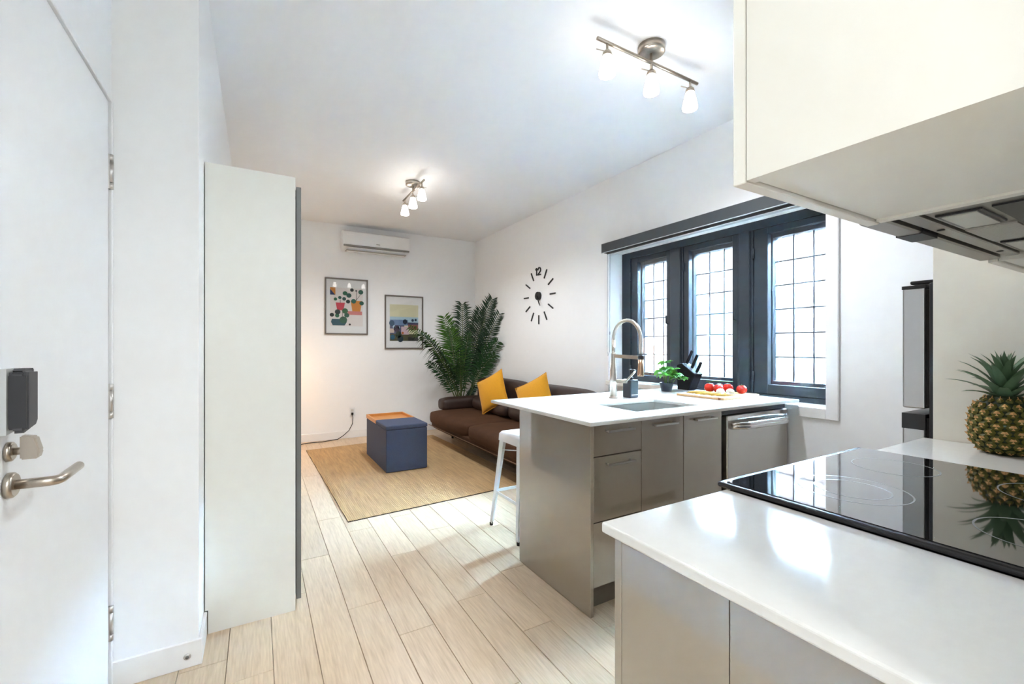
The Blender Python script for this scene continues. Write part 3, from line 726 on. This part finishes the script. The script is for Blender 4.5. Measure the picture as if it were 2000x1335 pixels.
dc = thing('drawer_cabinet', 'taupe three-drawer cabinet beside the end panel', 'cabinet', (1.5, 1.87, 0))
bx('carcass', DARKIN, dc, 1.342, 1.652, IY0+.02, IY1-.02, .125, IT0-.001)
for z0, z1 in ((.735, .885), (.430, .730), (.128, .425)): fronts(dc, 'drawer', 1.344, 1.650, z0, z1, hz=z1-.035)
bx('toe_kick', TOEK, dc, 1.342, 1.652, IY0+.06, IY0+.075, 0, .124)
scb = thing('sink_cabinet', 'taupe double-door cabinet under the sink', 'cabinet', (1.97, 1.87, 0))
bm = B(); box(bm, 1.653, 1.663, IY0+.02, IY1-.02, .125, IT0-.001); box(bm, 2.280, 2.290, IY0+.02, IY1-.02, .125, IT0-.001); box(bm, 1.663, 2.280, IY0+.02, IY1-.02, .125, .14); box(bm, 1.663, 2.280, IY1-.03, IY1-.02, .14, IT0-.001); obj('carcass', bm, TAUPE2, scb)
for x0, x1 in ((1.654, 1.962), (1.966, 2.287)): fronts(scb, 'door', x0, x1, .128, .885, hz=.850)
bx('toe_kick', TOEK, scb, 1.653, 2.290, IY0+.06, IY0+.075, 0, .124)
bx('peninsula_back_panel', TAUPE, None, IX0+.019, XR-.003, IY1-.018, IY1, 0, IT0-.001)
tag(bpy.data.objects['peninsula_back_panel'], 'glossy taupe back panel of the peninsula facing the sofa', 'panel')
# dishwasher
dw = thing('dishwasher', 'stainless steel dishwasher under the worktop by the window wall', 'dishwasher', (2.63, 1.87, 0))
bx('tub', DARKIN, dw, 2.295, 2.955, IY0+.03, IY1-.03, .02, .868)
bx('control_strip', BLACKP, dw, 2.30, 2.952, IY0+.008, IY0+.03, .852, .886)
d = bx('door', STEEL, dw, 2.325, 2.945, IY0-.012, IY0+.029, .115, .848, .006, 2)
bm = B(); hx0, hx1 = 2.36, 2.925; n = 14
pts = [(hx0+(hx1-hx0)*k/n, IY0-.014-.048*min(1, 4*(k/n)*(1-k/n)*1.8), .785) for k in range(n+1)]
for dz_, r in ((0, .017), (.016, .015)): tube(bm, [(x, y, z+dz_) for x, y, z in pts], r, 12)
obj('handle', bm, CHROME, d)
bx('top_trim', CHROME, d, 2.325, 2.945, IY0-.0135, IY0-.012, .822, .846)
bx('kick_plate', DARKIN, dw, 2.30, 2.95, IY0+.03, IY0+.05, .005, .11)
# sink
sk = thing('sink', 'stainless undermount sink sunk in the peninsula worktop', 'sink', (1.95, 1.81, .70))
bm = B()
def pan(bm, x0, x1, y0, y1, z0, z1, t):
    o = [bm.verts.new(p) for p in ((x0, y0, z1), (x1, y0, z1), (x1, y1, z1), (x0, y1, z1))]; i = [bm.verts.new(p) for p in ((x0+t, y0+t, z0), (x1-t, y0+t, z0), (x1-t, y1-t, z0), (x0+t, y1-t, z0))]
    fl_ = [bm.verts.new(p) for p in ((x0-.01, y0-.01, z1), (x1+.01, y0-.01, z1), (x1+.01, y1+.01, z1), (x0-.01, y1+.01, z1))]
    bm.faces.new(i)
    for k in range(4):
        n_ = (k+1) % 4; bm.faces.new((o[k], o[n_], i[n_], i[k])); bm.faces.new((fl_[k], fl_[n_], o[n_], o[k]))
    ob = [bm.verts.new(v.co+Vector((0, 0, -.004))) for v in i]; of = [bm.verts.new(v.co+Vector((0, 0, -.003))) for v in fl_]
    bm.faces.new(ob[::-1])
    for k in range(4):
        n_ = (k+1) % 4; bm.faces.new((of[k], of[n_], ob[n_], ob[k])); bm.faces.new((fl_[n_], fl_[k], of[k], of[n_]))
pan(bm, KX0-.002, KX1+.002, KY0-.002, KY1+.002, .70, IT0-.0015, .012); obj('basin', bm, STEEL, sk)
rings_obj('drain', CHROME, sk, [(.042, .7005), (.042, .703), (.03, .704), (.001, .702)], (1.95, 1.83, 0), 24)
# faucet
fc = thing('kitchen_faucet', 'tall brushed nickel spring faucet behind the sink', 'faucet', (2.007, 2.145, IT1))
FX, FY = 2.007, 2.145
rings_obj('base_ring', NICKEL, fc, [(.028, IT1), (.028, IT1+.008), (.024, IT1+.012)], (FX, FY, 0), 24)
rings_obj('body', NICKEL, fc, [(.0225, IT1+.01), (.0225, 1.095), (.018, 1.115), (.015, 1.13), (.015, 1.20), (.012, 1.205)], (FX, FY, 0), 24)
R_ = .118; yc = FY-R_
bm = B(); pts = [(FX, FY, 1.19), (FX, FY, 1.29)]+[(FX, yc+R_*math.cos(a), 1.29+R_*1.02*math.sin(a)) for a in [k*PI/16 for k in range(17)]]+[(FX, FY-2*R_, 1.27), (FX, FY-2*R_, 1.20)]
tube(bm, pts, .0115, 14); obj('hose_arch', bm, NICKEL, fc)
bm = B(); bar(bm, (FX, FY-.01, 1.185), (FX, FY-2*R_+.012, 1.178), .014, .022); obj('bracket', bm, NICKEL, fc)
rings_obj('clip', BLACKP, fc, [(.017, 1.168), (.017, 1.192), (.013, 1.194)], (FX, FY-2*R_, 0), 18)
rings_obj('spray_head', mat('nickel_warm', 'c2a48a', .3, 1), fc, [(.016, 1.168), (.017, 1.12), (.020, 1.075), (.018, 1.066), (.001, 1.067)], (FX, FY-2*R_, 0), 20)
bm = B(); tube(bm, [(FX, FY, 1.022), (FX+.03, FY-.045, 1.022), (FX+.045, FY-.075, 1.024)], [.011, .013, .014], 12); lv = obj('valve', bm, NICKEL, fc)
bm = B(); bar(bm, (FX+.043, FY-.072, 1.024), (FX+.067, FY-.125, 1.088), .020, .010); bmesh.ops.bevel(bm, geom=bm.edges[:], offset=.003, segments=2, affect='EDGES'); obj('lever', bm, NICKEL, lv)
# soap
sp = thing('soap_dispenser', 'square matt black soap dispenser beside the faucet', 'soap dispenser', (2.135, 2.12, IT1))
MB_ = mat('matt_black_glass', '2a2e33', .3)
bx('bottle', MB_, sp, 2.098, 2.172, 2.083, 2.157, IT1, IT1+.118, .008, 3)
rings_obj('neck', BLACKP, sp, [(.016, IT1+.116), (.016, IT1+.135), (.006, IT1+.137), (.006, IT1+.175), (.011, IT1+.176), (.011, IT1+.186), (.001, IT1+.187)], (2.135, 2.12, 0), 18)
bm = B(); tube(bm, [(2.135, 2.12, IT1+.181), (2.135, 2.085, IT1+.181), (2.135, 2.075, IT1+.175)], .005, 8); obj('spout', bm, BLACKP, sp)
bx('label_line', WHITEP, sp, 2.108, 2.162, 2.0822, 2.0832, IT1+.018, IT1+.022)
# basil
LEAF = mat('basil_leaf', '5da53c', .45, noise=.2, nscale=30); 
bz = thing('potted_basil', 'small basil plant in a dark blue pot by the knife block', 'plant', (2.655, 2.27, IT1))
PX, PY = 2.655, 2.27
rings_obj('pot', mat('pot_navy', '243246', .4), bz, [(.036, IT1), (.050, IT1+.062), (.051, IT1+.066), (.046, IT1+.066), (.042, IT1+.05)], (PX, PY, 0), 24)
rings_obj('soil', mat('soil', '30241a', .9), bz, [(.043, IT1+.052), (.001, IT1+.056)], (PX, PY, 0), 18)
def leaf_mesh():
    bm = B(); n = 5; L, W_ = 1., .74
    prev = None
    for k in range(n+1):
        t = k/n; wv = W_/2*math.sin(PI*min(1, t**.8))**.8 if 0 < t < 1 else .0
        zc = -.45*t*t+.25*t
        row = [bm.verts.new((t*L, -wv, zc+.14*wv/.3)), bm.verts.new((t*L, 0, zc)), bm.verts.new((t*L, wv, zc+.14*wv/.3))] if wv > 1e-4 else [bm.verts.new((t*L, 0, zc))]
        if prev:
            if len(prev) == 1 and len(row) == 3: bm.faces.new((prev[0], row[0], row[1])); bm.faces.new((prev[0], row[1], row[2]))
            elif len(row) == 3:
                bm.faces.new((prev[0], row[0], row[1], prev[1])); bm.faces.new((prev[1], row[1], row[2], prev[2]))
            else: bm.faces.new((prev[0], row[0], prev[1])); bm.faces.new((prev[1], row[0], prev[2]))
        prev = row
    smooth(bm)
    me = bpy.data.meshes.new('leaf'); bm.to_mesh(me); bm.free(); me.materials.append(LEAF); return me
lm = leaf_mesh()
def add_leaf(p, az, el, s):
    o = bpy.data.objects.new('leaf', lm); COL.objects.link(o); o.parent = bz
    o.location = Vector(p)-Vector((PX, PY, IT1)); o.rotation_euler = (random.uniform(-.4, .4), -el, az); o.scale = (s, s, s)
for (dx, dy, hz) in ((.0, .0, .20), (-.03, .02, .13), (.03, -.03, .12), (.07, -.08, .06), (.04, .03, .14), (-.045, -.02, .10), (.065, -.04, .10)):
    a = Vector((PX+dx*.3, PY+dy*.3, IT1+.05)); b = Vector((PX+dx, PY+dy, IT1+.04+hz*.85)); mid = (a+b)/2+Vector((0, 0, .03))
    bm = B(); tube(bm, [a, mid, b], .0022, 6); obj('stem', bm, mat('basil_stem', '6f9a4a', .6), bz)
    for lv_ in range(2):
        pp = b if lv_ == 0 else mid
        n = 6 if lv_ == 0 else 4
        a0 = random.random()*6
        for k in range(n): add_leaf(pp, a0+2*PI*k/n, random.uniform(-.35, .7), random.uniform(.046, .070))
# knife block and knives
kb = thing('knife_block', 'black slanted knife block against the window', 'knife block', (2.90, 2.30, IT1))
KB = mat('knife_black', '17191c', .7, spec=.15)
# slanted block: profile in the (y, z) plane, leaning towards the far side
KY = 2.285
bm = B(); prism(bm, [(KY+.055, IT1), (KY-.045, IT1), (KY-.105, IT1+.125), (KY-.005+.02, IT1+.205), (KY+.06, IT1+.19)], 'X', 2.86, 2.955)
bmesh.ops.bevel(bm, geom=bm.edges[:], offset=.003, segments=2, affect='EDGES'); obj('block', bm, KB, kb)
for i, (y, z, L, wlab) in enumerate(((KY+.006, IT1+.193, .125, 'longest kitchen knife, farthest from the tomatoes, in the black block'), (KY-.040, IT1+.160, .125, 'middle kitchen knife standing in the black block'), (KY-.083, IT1+.128, .10, 'shortest kitchen knife, nearest the tomatoes, in the black block'))):
    k_ = thing('kitchen_knife', wlab, 'knife', (2.905, y, z), group='knives in the block')
    dv = Vector((.0, -.30, .60)).normalized()
    p0 = Vector((2.905, y, z)); 
    bm = B(); bar(bm, p0-dv*.09, p0+dv*.012, .002, .016, up=(0, 1, .5)); obj('blade', bm, STEEL, k_)
    bm = B(); bar(bm, p0+dv*.010, p0+dv*L, .016, .021, up=(0, 1, .5)); bmesh.ops.bevel(bm, geom=bm.edges[:], offset=.004, segments=2, affect='EDGES'); obj('handle', bm, KB, k_)
# cutting board
cb_ = thing('cutting_board', 'pale wooden cutting board carrying tomatoes and garlic', 'cutting board', (2.70, 1.89, IT1))
WB = wood('board_wood', 'd9b586', 'c4965f', (4, 26, 10), .5, .03)
bm = B(); box(bm, 2.50, 2.92, 1.715, 2.055, IT1+.0005, IT1+.016, .003, 2, rot=math.radians(3)); obj('board', bm, WB, cb_)
bx('corner_foot', mat('board_dark', '8a5a33', .5), cb_, 2.497, 2.503, 1.72, 1.735, IT1+.001, IT1+.016)
BT = IT1+.016
ps = thing('spaghetti_bundle', 'loose bundle of yellow pasta strands on the cutting board', 'pasta', (2.60, 1.87, BT))
bm = B()
for i in range(70):
    y = 1.75+.25*random.random(); x0 = 2.515+.07*random.random(); z = BT+.003+.010*random.random()
    a = random.uniform(-.5, .1); L = .16
    tube(bm, [(x0, y, z), (x0+L*.5*math.cos(a), y+L*.5*math.sin(a), z+.004), (x0+L*math.cos(a+.2), y+L*math.sin(a+.2), BT+.003)], .0022, 5)
for v in bm.verts: v.co.y = max(1.728, v.co.y)
o_ = obj('strands', bm, mat('pasta', 'd8b655', .6), ps); o_['kind'] = 'stuff'
TOM = mat('tomato_red', 'd2291b', .2, noise=.1, nscale=8, coat=.4); VINE = mat('vine_green', '47702f', .6)
toms = [(2.765, 1.985, .036, 'red tomato at the left end of the vine cluster'), (2.765, 1.918, .034, 'red tomato at the front of the vine cluster'), (2.845, 1.965, .033, 'red tomato at the back of the vine cluster'), (2.838, 1.895, .036, 'red tomato at the right end of the vine cluster'), (2.848, 1.800, .034, 'single red tomato lying apart at the right')]
for i, (x, y, r, lab) in enumerate(toms):
    t = thing('tomato', lab, 'tomato', (x, y, BT), group='tomatoes on the board')
    rings_obj('fruit', TOM, t, [(.001, BT), (r*.55, BT+r*.08), (r*.92, BT+r*.45), (r, BT+r*.85), (r*.9, BT+r*1.3), (r*.55, BT+r*1.62), (r*.2, BT+r*1.66), (.001, BT+r*1.58)], (x, y, 0), 22)
    bm = B()
    for k in range(5):
        a = k*2*PI/5; bar(bm, (x, y, BT+r*1.64), (x+.016*math.cos(a), y+.016*math.sin(a), BT+r*1.72), .004, .0012)
    tube(bm, [(x, y, BT+r*1.6), (x+.004, y+.004, BT+r*1.85)], .0022, 6); obj('calyx', bm, VINE, t)
bm = B(); tube(bm, [(2.745, 2.0, BT+.074), (2.785, 1.95, BT+.078), (2.82, 1.93, BT+.076), (2.86, 1.87, BT+.074)], .003, 6)
tag(obj('tomato_vine', bm, VINE), 'green vine stalk lying across the tomatoes', 'vine')
GAR = mat('mushroom_white', 'e6dfd3', .6, noise=.06)
for i, (x, y, r, lab) in enumerate(((2.668, 1.835, .027, 'white mushroom in front of the vine tomatoes, left of two'), (2.712, 1.795, .027, 'white mushroom in front of the vine tomatoes, right of two'))):
    t = thing('mushroom', lab, 'mushroom', (x, y, BT), group='mushrooms on the board')
    rings_obj('cap', GAR, t, [(.004, BT+.010), (r*.9, BT+.010), (r, BT+.018), (r*.85, BT+.031), (r*.45, BT+.039), (.001, BT+.041)], (x, y, 0), 20)
    rings_obj('stalk', GAR, t, [(.010, BT), (.009, BT+.012)], (x, y, 0), 12)
for i, (x, y, lab) in enumerate(((2.602, 1.775, 'small garlic clove on the board edge, left one'), (2.636, 1.760, 'small garlic clove on the board edge, right one'))):
    t = rings_obj('garlic_clove', mat('garlic', 'e8d9b4', .5), None, [(.001, BT), (.010, BT+.004), (.012, BT+.011), (.007, BT+.019), (.001, BT+.024)], (x, y, 0), 12)
    tag(t, lab, 'garlic', 'garlic cloves on the board')

# ================================================================ STOOL
st = thing('bar_stool', 'white metal bar stool tucked behind the peninsula', 'stool', (1.595, 2.542, 0))
bm = B(); cxs, cys, hs = 1.600, 2.545, .155
rings4 = []
for hw, z in ((.155, .60), (.152, .645), (.140, .660), (.10, .657)):
    ring = []
    rr = .03
    for (sx, sy, a0) in ((1, 1, 0), (-1, 1, PI/2), (-1, -1, PI), (1, -1, 1.5*PI)):
        for k in range(5):
            a = a0+k*PI/8; ring.append(bm.verts.new((cxs+sx*(hw-rr)+rr*math.cos(a), cys+sy*(hw-rr)+rr*math.sin(a), z)))
    rings4.append(ring)
for a, b in zip(rings4, rings4[1:]):
    for k in range(20): bm.faces.new((a[k], a[(k+1) % 20], b[(k+1) % 20], b[k])).smooth = True
bm.faces.new(rings4[-1]); obj('seat', bm, WHITEM, st)
corners = {}
for sx in (-1, 1):
    for sy in (-1, 1):
        top = Vector((cxs+sx*.140, cys+sy*.140, .625)); bot = Vector((cxs+sx*.192, cys+sy*.192, .018))
        corners[(sx, sy)] = (top, bot)
        bm = B()      # folded sheet: two narrow wings
        for (ax, ay) in ((1, 0), (0, 1)):
            w0 = .042; w1 = .028
            A = [top, top+Vector((-sx*ax*w0*1.3, -sy*ay*w0*1.3, 0)), bot+Vector((-sx*ax*w1, -sy*ay*w1, 0)), bot]
            off = Vector((-sx*.003*(1-ax), -sy*.003*(1-ay), 0))
            v1 = [bm.verts.new(p) for p in A]; v2 = [bm.verts.new(p+off) for p in A]
            bm.faces.new(v1); bm.faces.new(v2[::-1])
            for k in range(4): bm.faces.new((v1[k], v1[(k+1) % 4], v2[(k+1) % 4], v2[k]))
        lg = obj('leg', bm, WHITEM, st)
        fx, fy = bot.x-sx*.008, bot.y-sy*.008
        rings_obj('foot', RUBBER, lg, [(.012, 0), (.013, .018), (.010, .022)], (fx, fy, 0), 12)
def lp_(c, z):
    t, b = corners[c]; k = (t.z-z)/(t.z-b.z); return t+(b-t)*k
for (a, b) in (((-1, -1), (-1, 1)), ((1, -1), (1, 1)), ((-1, -1), (1, -1)), ((-1, 1), (1, 1))):
    bm = B(); p, q = lp_(a, .24), lp_(b, .24); c_ = Vector((cxs, cys, .24)); p += (c_-p)*.03; q += (c_-q)*.03
    bar(bm, p, q, .004, .020); obj('foot_rail', bm, WHITEM, st)
for (a, b) in (((-1, -1), (1, 1)), ((-1, 1), (1, -1))):
    bm = B(); p, q = lp_(a, .53), lp_(b, .53); bar(bm, p+(q-p)*.03, q+(p-q)*.03, .012, .004); obj('cross_brace', bm, WHITEM, st)

# ================================================================ NEAR COUNTER
NT0, NT1 = .890, .910
NX0, NYF = .572, .645
CKX0, CKX1 = .963, 1.672
bm = B(); box(bm, NX0, CKX0-.003, .002, NYF, NT0, NT1, .004, 3); tag(obj('cooker_worktop', bm, QUARTZ), 'white quartz worktop in the foreground, left of the cooker', 'worktop')
bm = B(); box(bm, CKX1+.003, 2.136, .002, NYF, NT0, NT1, .004, 3); tag(obj('pineapple_worktop', bm, QUARTZ), 'white quartz worktop under the pineapple', 'worktop')
nc = thing('foreground_cabinet', 'taupe base cabinet under the foreground worktop', 'cabinet', (.78, .32, 0))
bx('end_panel', TAUPE, nc, .600, .618, .002, .397, 0, NT0-.001); bx('end_panel', TAUPE, nc, .600, .618, .399, .618, 0, NT0-.001)
bx('door', TAUPE, nc, .600, CKX0-.006, .620, .638, .10, NT0-.004, .001, 1)
bx('carcass', TAUPE2, nc, .619, CKX0-.006, .01, .617, .10, NT0-.001)
bx('toe_kick', TOEK, nc, .619, CKX0-.006, .55, .565, 0, .10)
rc = thing('pineapple_cabinet', 'taupe base cabinet between the cooker and the fridge panel', 'cabinet', (1.9, .32, 0))
bx('carcass', TAUPE2, rc, CKX1+.006, 2.134, .01, .617, .10, NT0-.001); d = bx('door', TAUPE, rc, CKX1+.006, 2.134, .620, .638, .10, NT0-.004, .001, 1)
bm = B(); bar(bm, (1.82, .664, .85), (1.99, .664, .85), .007, .009); tube(bm, [(1.83, .638, .85), (1.83, .664, .85)], .005, 8); tube(bm, [(1.98, .638, .85), (1.98, .664, .85)], .005, 8); obj('handle', bm, STEEL, d)
bx('toe_kick', TOEK, rc, CKX1+.006, 2.134, .55, .565, 0, .10)
# cooker
ckr = thing('electric_cooker', 'slide-in electric cooker with black glass hob', 'cooker', (1.317, .33, 0))
bx('oven_body', BLACKP, ckr, CKX0, CKX1, .02, .632, .02, .905)
bm = B(); box(bm, CKX0-.006, CKX1+.006, .012, .668, NT1+.0006, NT1+.013, .005, 3); hob = obj('hob_frame', bm, BLACKP, ckr)
bx('hob_glass', BLACKG, ckr, CKX0+.006, CKX1-.006, .02, .650, NT1+.0125, NT1+.0145)
RING = mat('hob_print', '8d9296', .3)
for cx_, cy2, r, r2 in ((1.165, .475, .105, .07), (1.475, .505, .09, None), (1.155, .185, .09, None), (1.49, .20, .115, .075)):
    for rr in (r, r2):
        if rr:
            bm = B(); lathe(bm, [(rr-.0016, NT1+.01455), (rr+.0016, NT1+.01475)], (cx_, cy2, 0), 64, cap=False); obj('burner_ring', bm, RING, ckr)
bx('control_panel', BLACKG, ckr, CKX0+.004, CKX1-.004, .632, .648, .80, .905, .003, 1)
for x in (1.05, 1.16, 1.475, 1.585): rings_obj('control_knob', STEEL, ckr, [(.020, .648), (.018, .672), (.001, .673)], (x, 0, .855), 18, 'Y')
dd = bx('oven_door', STEEL, ckr, CKX0+.004, CKX1-.004, .632, .655, .22, .79, .004, 2)
bx('oven_window', BLACKG, dd, CKX0+.10, CKX1-.10, .654, .657, .34, .66)
bm = B(); tube(bm, [(CKX0+.06, .69, .745), (CKX1-.06, .69, .745)], .011, 12); tube(bm, [(CKX0+.09, .655, .745), (CKX0+.09, .69, .745)], .008, 8); tube(bm, [(CKX1-.09, .655, .745), (CKX1-.09, .69, .745)], .008, 8); obj('oven_handle', bm, STEEL, dd)
bx('drawer', STEEL, ckr, CKX0+.004, CKX1-.004, .632, .652, .05, .21, .003, 1)
# tall panel and fridge
bm = B(); box(bm, 2.138, 2.156, .002, .618, 0, 2.25, .001, 1); tag(obj('fridge_side_panel', bm, CABW), 'tall cream panel behind the pineapple', 'panel')
fg = thing('fridge', 'stainless fridge with black sides beyond the tall panel', 'fridge', (2.55, .35, 0))
bx('body', mat('fridge_black', '1d2128', .4), fg, 2.175, 2.93, .03, .640, .03, 1.485, .004, 2)
bx('hinge_cap', BLACKP, fg, 2.19, 2.26, .58, .70, 1.485, 1.498, .003, 1)
FS = mat('fridge_steel', 'bfc0c2', .3, 1)
for z0, z1 in ((1.010, 1.470), (.08, .985)):
    d = bx('door', FS, fg, 2.178, 2.927, .652, .720, z0, z1, .006, 3)
    bx('gasket', RUBBER, d, 2.19, 2.915, .640, .652, z0+.01, z1-.01)
    bx('door_cap', BLACKP, d, 2.1775, 2.9275, .651, .721, z1-.003, z1+.010) if z0 > 1 else bx('door_cap', BLACKP, d, 2.1775, 2.9275, .651, .721, z1-.055, z1+.004)
    bm = B(); zc_ = z0+.12 if z0 > 1 else z1-.45
    tube(bm, [(2.86, .72, zc_), (2.86, .76, zc_+.02), (2.86, .76, zc_+.28), (2.86, .72, zc_+.30)], .009, 10); obj('handle', bm, STEEL, d)
for x in (2.22, 2.88):
    for y in (.08, .58): rings_obj('foot', RUBBER, fg, [(.02, 0), (.02, .032)], (x, y, 0), 12)
# ================================================================ UPPER CABINETS AND HOOD
UZ0, UZ1 = 1.463, 2.55
def upper(name, label, x0, x1, z0, yf, ndoor):
    u = thing(name, label, 'cabinet', ((x0+x1)/2, 0, z0))
    bm = B(); box(bm, x0, x0+.018, .002, yf-.020, z0, UZ1); obj('side_panel', bm, CABW, u); bm = B(); box(bm, x1-.018, x1, .002, yf-.020, z0, UZ1); obj('side_panel', bm, CABW, u)
    bx('bottom_panel', CABW, u, x0+.018, x1-.018, .002, yf-.020, z0+.004, z0+.022); bx('top_panel', CABW, u, x0+.018, x1-.018, .002, yf-.020, UZ1-.018, UZ1); bx('back_panel', CABW, u, x0+.018, x1-.018, .002, .008, z0+.022, UZ1-.018)
    wdt = (x1-x0)/ndoor
    for k in range(ndoor): bx('door', CABW, u, x0+k*wdt+.001, x0+(k+1)*wdt-.001, yf-.018, yf, z0-.002, UZ1, .0012, 1)
    return u
upper('wall_cabinet', 'cream wall cabinet in the upper right foreground', .552, .946, UZ0, .362, 1)
upper('hood_cabinet', 'cream wall cabinet above the extractor hood', .948, 1.612, 1.62, .362, 2)
upper('wall_cabinet', 'cream wall cabinet right of the extractor hood, mostly cut off', 1.614, 2.136, 1.462, .362, 1)
hd = thing('range_hood', 'slim stainless extractor hood under the cream cabinets', 'hood', (1.36, .2, 1.46))
HS = mat('hood_steel', 'a3a19a', .35, .9); HX0, HX1 = .950, 1.610; HZ = 1.475
bx('housing', HS, hd, HX0, HX1, .006, .302, HZ, 1.615, .002, 1)
bx('fascia', CABW, hd, HX0, HX1, .342, .360, HZ+.035, 1.616)
bx('recess_dark_plate', BLACKP, hd, HX0+.075, HX1-.02, .015, .225, HZ-.003, HZ+.001)  # flat black plate paints the dark of an open recess
bx('grease_filter', mat('filter_mesh', 'bdbbb2', .5, .3, noise=.25, nscale=260), hd, HX0+.245, HX1-.245, .230, .298, HZ-.003, HZ+.001)
for x in (HX0+.075, HX1-.215):
    l_ = bx('light_frame', BLACKP, hd, x, x+.14, .236, .294, HZ-.0035, HZ+.001, .001, 1); bx('light_lens', mat('lens', 'c3c4bc', .25), l_, x+.007, x+.133, .243, .287, HZ-.0055, HZ-.003)
bx('visor_gap', BLACKP, hd, HX0+.004, HX1-.004, .300, .358, HZ+.004, HZ+.03)
bx('visor', HS, hd, HX0, HX1, .306, .331, HZ-.004, HZ+.010, .002, 1)
bx('visor_lip', HS, hd, HX0-.002, HX1, .338, .376, HZ-.009, HZ+.034, .003, 1)
for x in (HX0+.19, HX1-.1): rings_obj('screw', BLACKP, hd, [(.006, HZ-.0045), (.006, HZ-.0055), (.001, HZ-.0056)], (x, .318, 0), 12)
bm = B(); box(bm, HX0+.16, HX0+.24, .337, .377, HZ-.010, HZ+.02); obj('switch_block', bm, mat('switch_dark', '2f2f33', .5), hd)

# ================================================================ PINEAPPLE
pa = thing('pineapple', 'ripe pineapple with green crown standing on the worktop', 'pineapple', (2.035, .418, NT1))
AX, AY = 2.035, .418
def prad(t): return .082*(max(0, 1-abs(2*t-.98)**3.2))**.42*(1-.05*t)+.012*(1-t)*0
PHt = .180
bm = B(); lathe(bm, [(max(.04, prad(t))*.955 if 0 < t < 1 else .045, NT1+PHt*t) for t in [k/14 for k in range(15)]], (AX, AY, 0), 30); obj('flesh', bm, mat('pine_green', '22300c', .6, noise=.3, nscale=30), pa)
PEYE = mat('pine_eye', '59560f', .55, noise=.5, nscale=70); PTIP = mat('pine_tip', 'd0a268', .6, noise=.25)
bm = B(); NRW, NA = 9, 15
for j in range(NRW):
    t = (j+.55)/NRW*.97+.015; r = max(.045, prad(t)); z = NT1+PHt*t
    dr_ = (prad(min(.97, t+.03))-prad(max(.03, t-.03)))/(.06*PHt)
    for i in range(NA):
        a = 2*PI*(i+.5*(j % 2))/NA+.2
        nrm = Vector((math.cos(a), math.sin(a), -dr_)).normalized(); tg = Vector((-math.sin(a), math.cos(a), 0)); up = nrm.cross(tg); up = up if up.z > 0 else -up
        c = Vector((AX+r*.96*math.cos(a), AY+r*.96*math.sin(a), z)); hw = PI*r/NA*.86; hh = PHt/NRW*.68
        ring = []
        for k in range(6):
            q = k*PI/3; ring.append(bm.verts.new(c+tg*hw*1.08*math.cos(q)+up*hh*math.sin(q)))
        mid = [bm.verts.new(c+nrm*.006+tg*hw*.6*math.cos(k*PI/3)+up*hh*.6*math.sin(k*PI/3)) for k in range(6)]
        tp = bm.verts.new(c+nrm*.0075-up*hh*.05)
        spike = bm.verts.new(c+nrm*.013+up*hh*.55)
        for k in range(6):
            bm.faces.new((ring[k], ring[(k+1) % 6], mid[(k+1) % 6], mid[k])).material_index = 0
        for k in range(6):
            f2 = bm.faces.new((mid[k], mid[(k+1) % 6], tp)); f2.material_index = 1 if k in (0, 2, 4) else 0
        f3 = bm.faces.new((mid[1], tp, spike)); f3.material_index = 1; f4 = bm.faces.new((mid[2], tp, spike)); f4.material_index = 1
for v in bm.verts: v.co.z = max(v.co.z, NT1+.0005); v.co.x = min(v.co.x, 2.1375)
obj('rind', bm, [PEYE, PTIP], pa)
CR = mat('crown_green', '5f7a5c', .45, noise=.25, nscale=18)
for i in range(46):
    k = i/46; a = i*2.39996; el = .12+1.3*k**.8; L = .065+.062*math.sin(PI*min(1, .15+k*.85))+.02*random.random()
    base = Vector((AX+.022*(1-k)*math.cos(a), AY+.022*(1-k)*math.sin(a), NT1+PHt-.008+.05*k))
    dh = Vector((math.cos(a), math.sin(a), 0)); tgv = Vector((-math.sin(a), math.cos(a), 0))
    bm = B(); prev = None; n = 5; p = base.copy(); e = el+.35
    for s in range(n+1):
        t = s/n; wv = .0185*(1-t)**.7*(1-.2*k)
        d_ = dh*math.cos(e)+Vector((0, 0, math.sin(e))); nn = tgv.cross(d_)
        row = [bm.verts.new(p+tgv*wv+nn*wv*-.35), bm.verts.new(p), bm.verts.new(p-tgv*wv+nn*wv*-.35)] if t < 1 else [bm.verts.new(p)]
        if prev:
            if len(row) == 3: bm.faces.new((prev[0], row[0], row[1], prev[1])); bm.faces.new((prev[1], row[1], row[2], prev[2]))
            else: bm.faces.new((prev[0], row[0], prev[1])); bm.faces.new((prev[1], row[0], prev[2]))
        prev = row; p = p+d_*(L/n); e -= .16 if k < .75 else .06
    for v in bm.verts: v.co.x = min(v.co.x, 2.136)
    smooth(bm); obj('crown_leaf', bm, CR, pa)
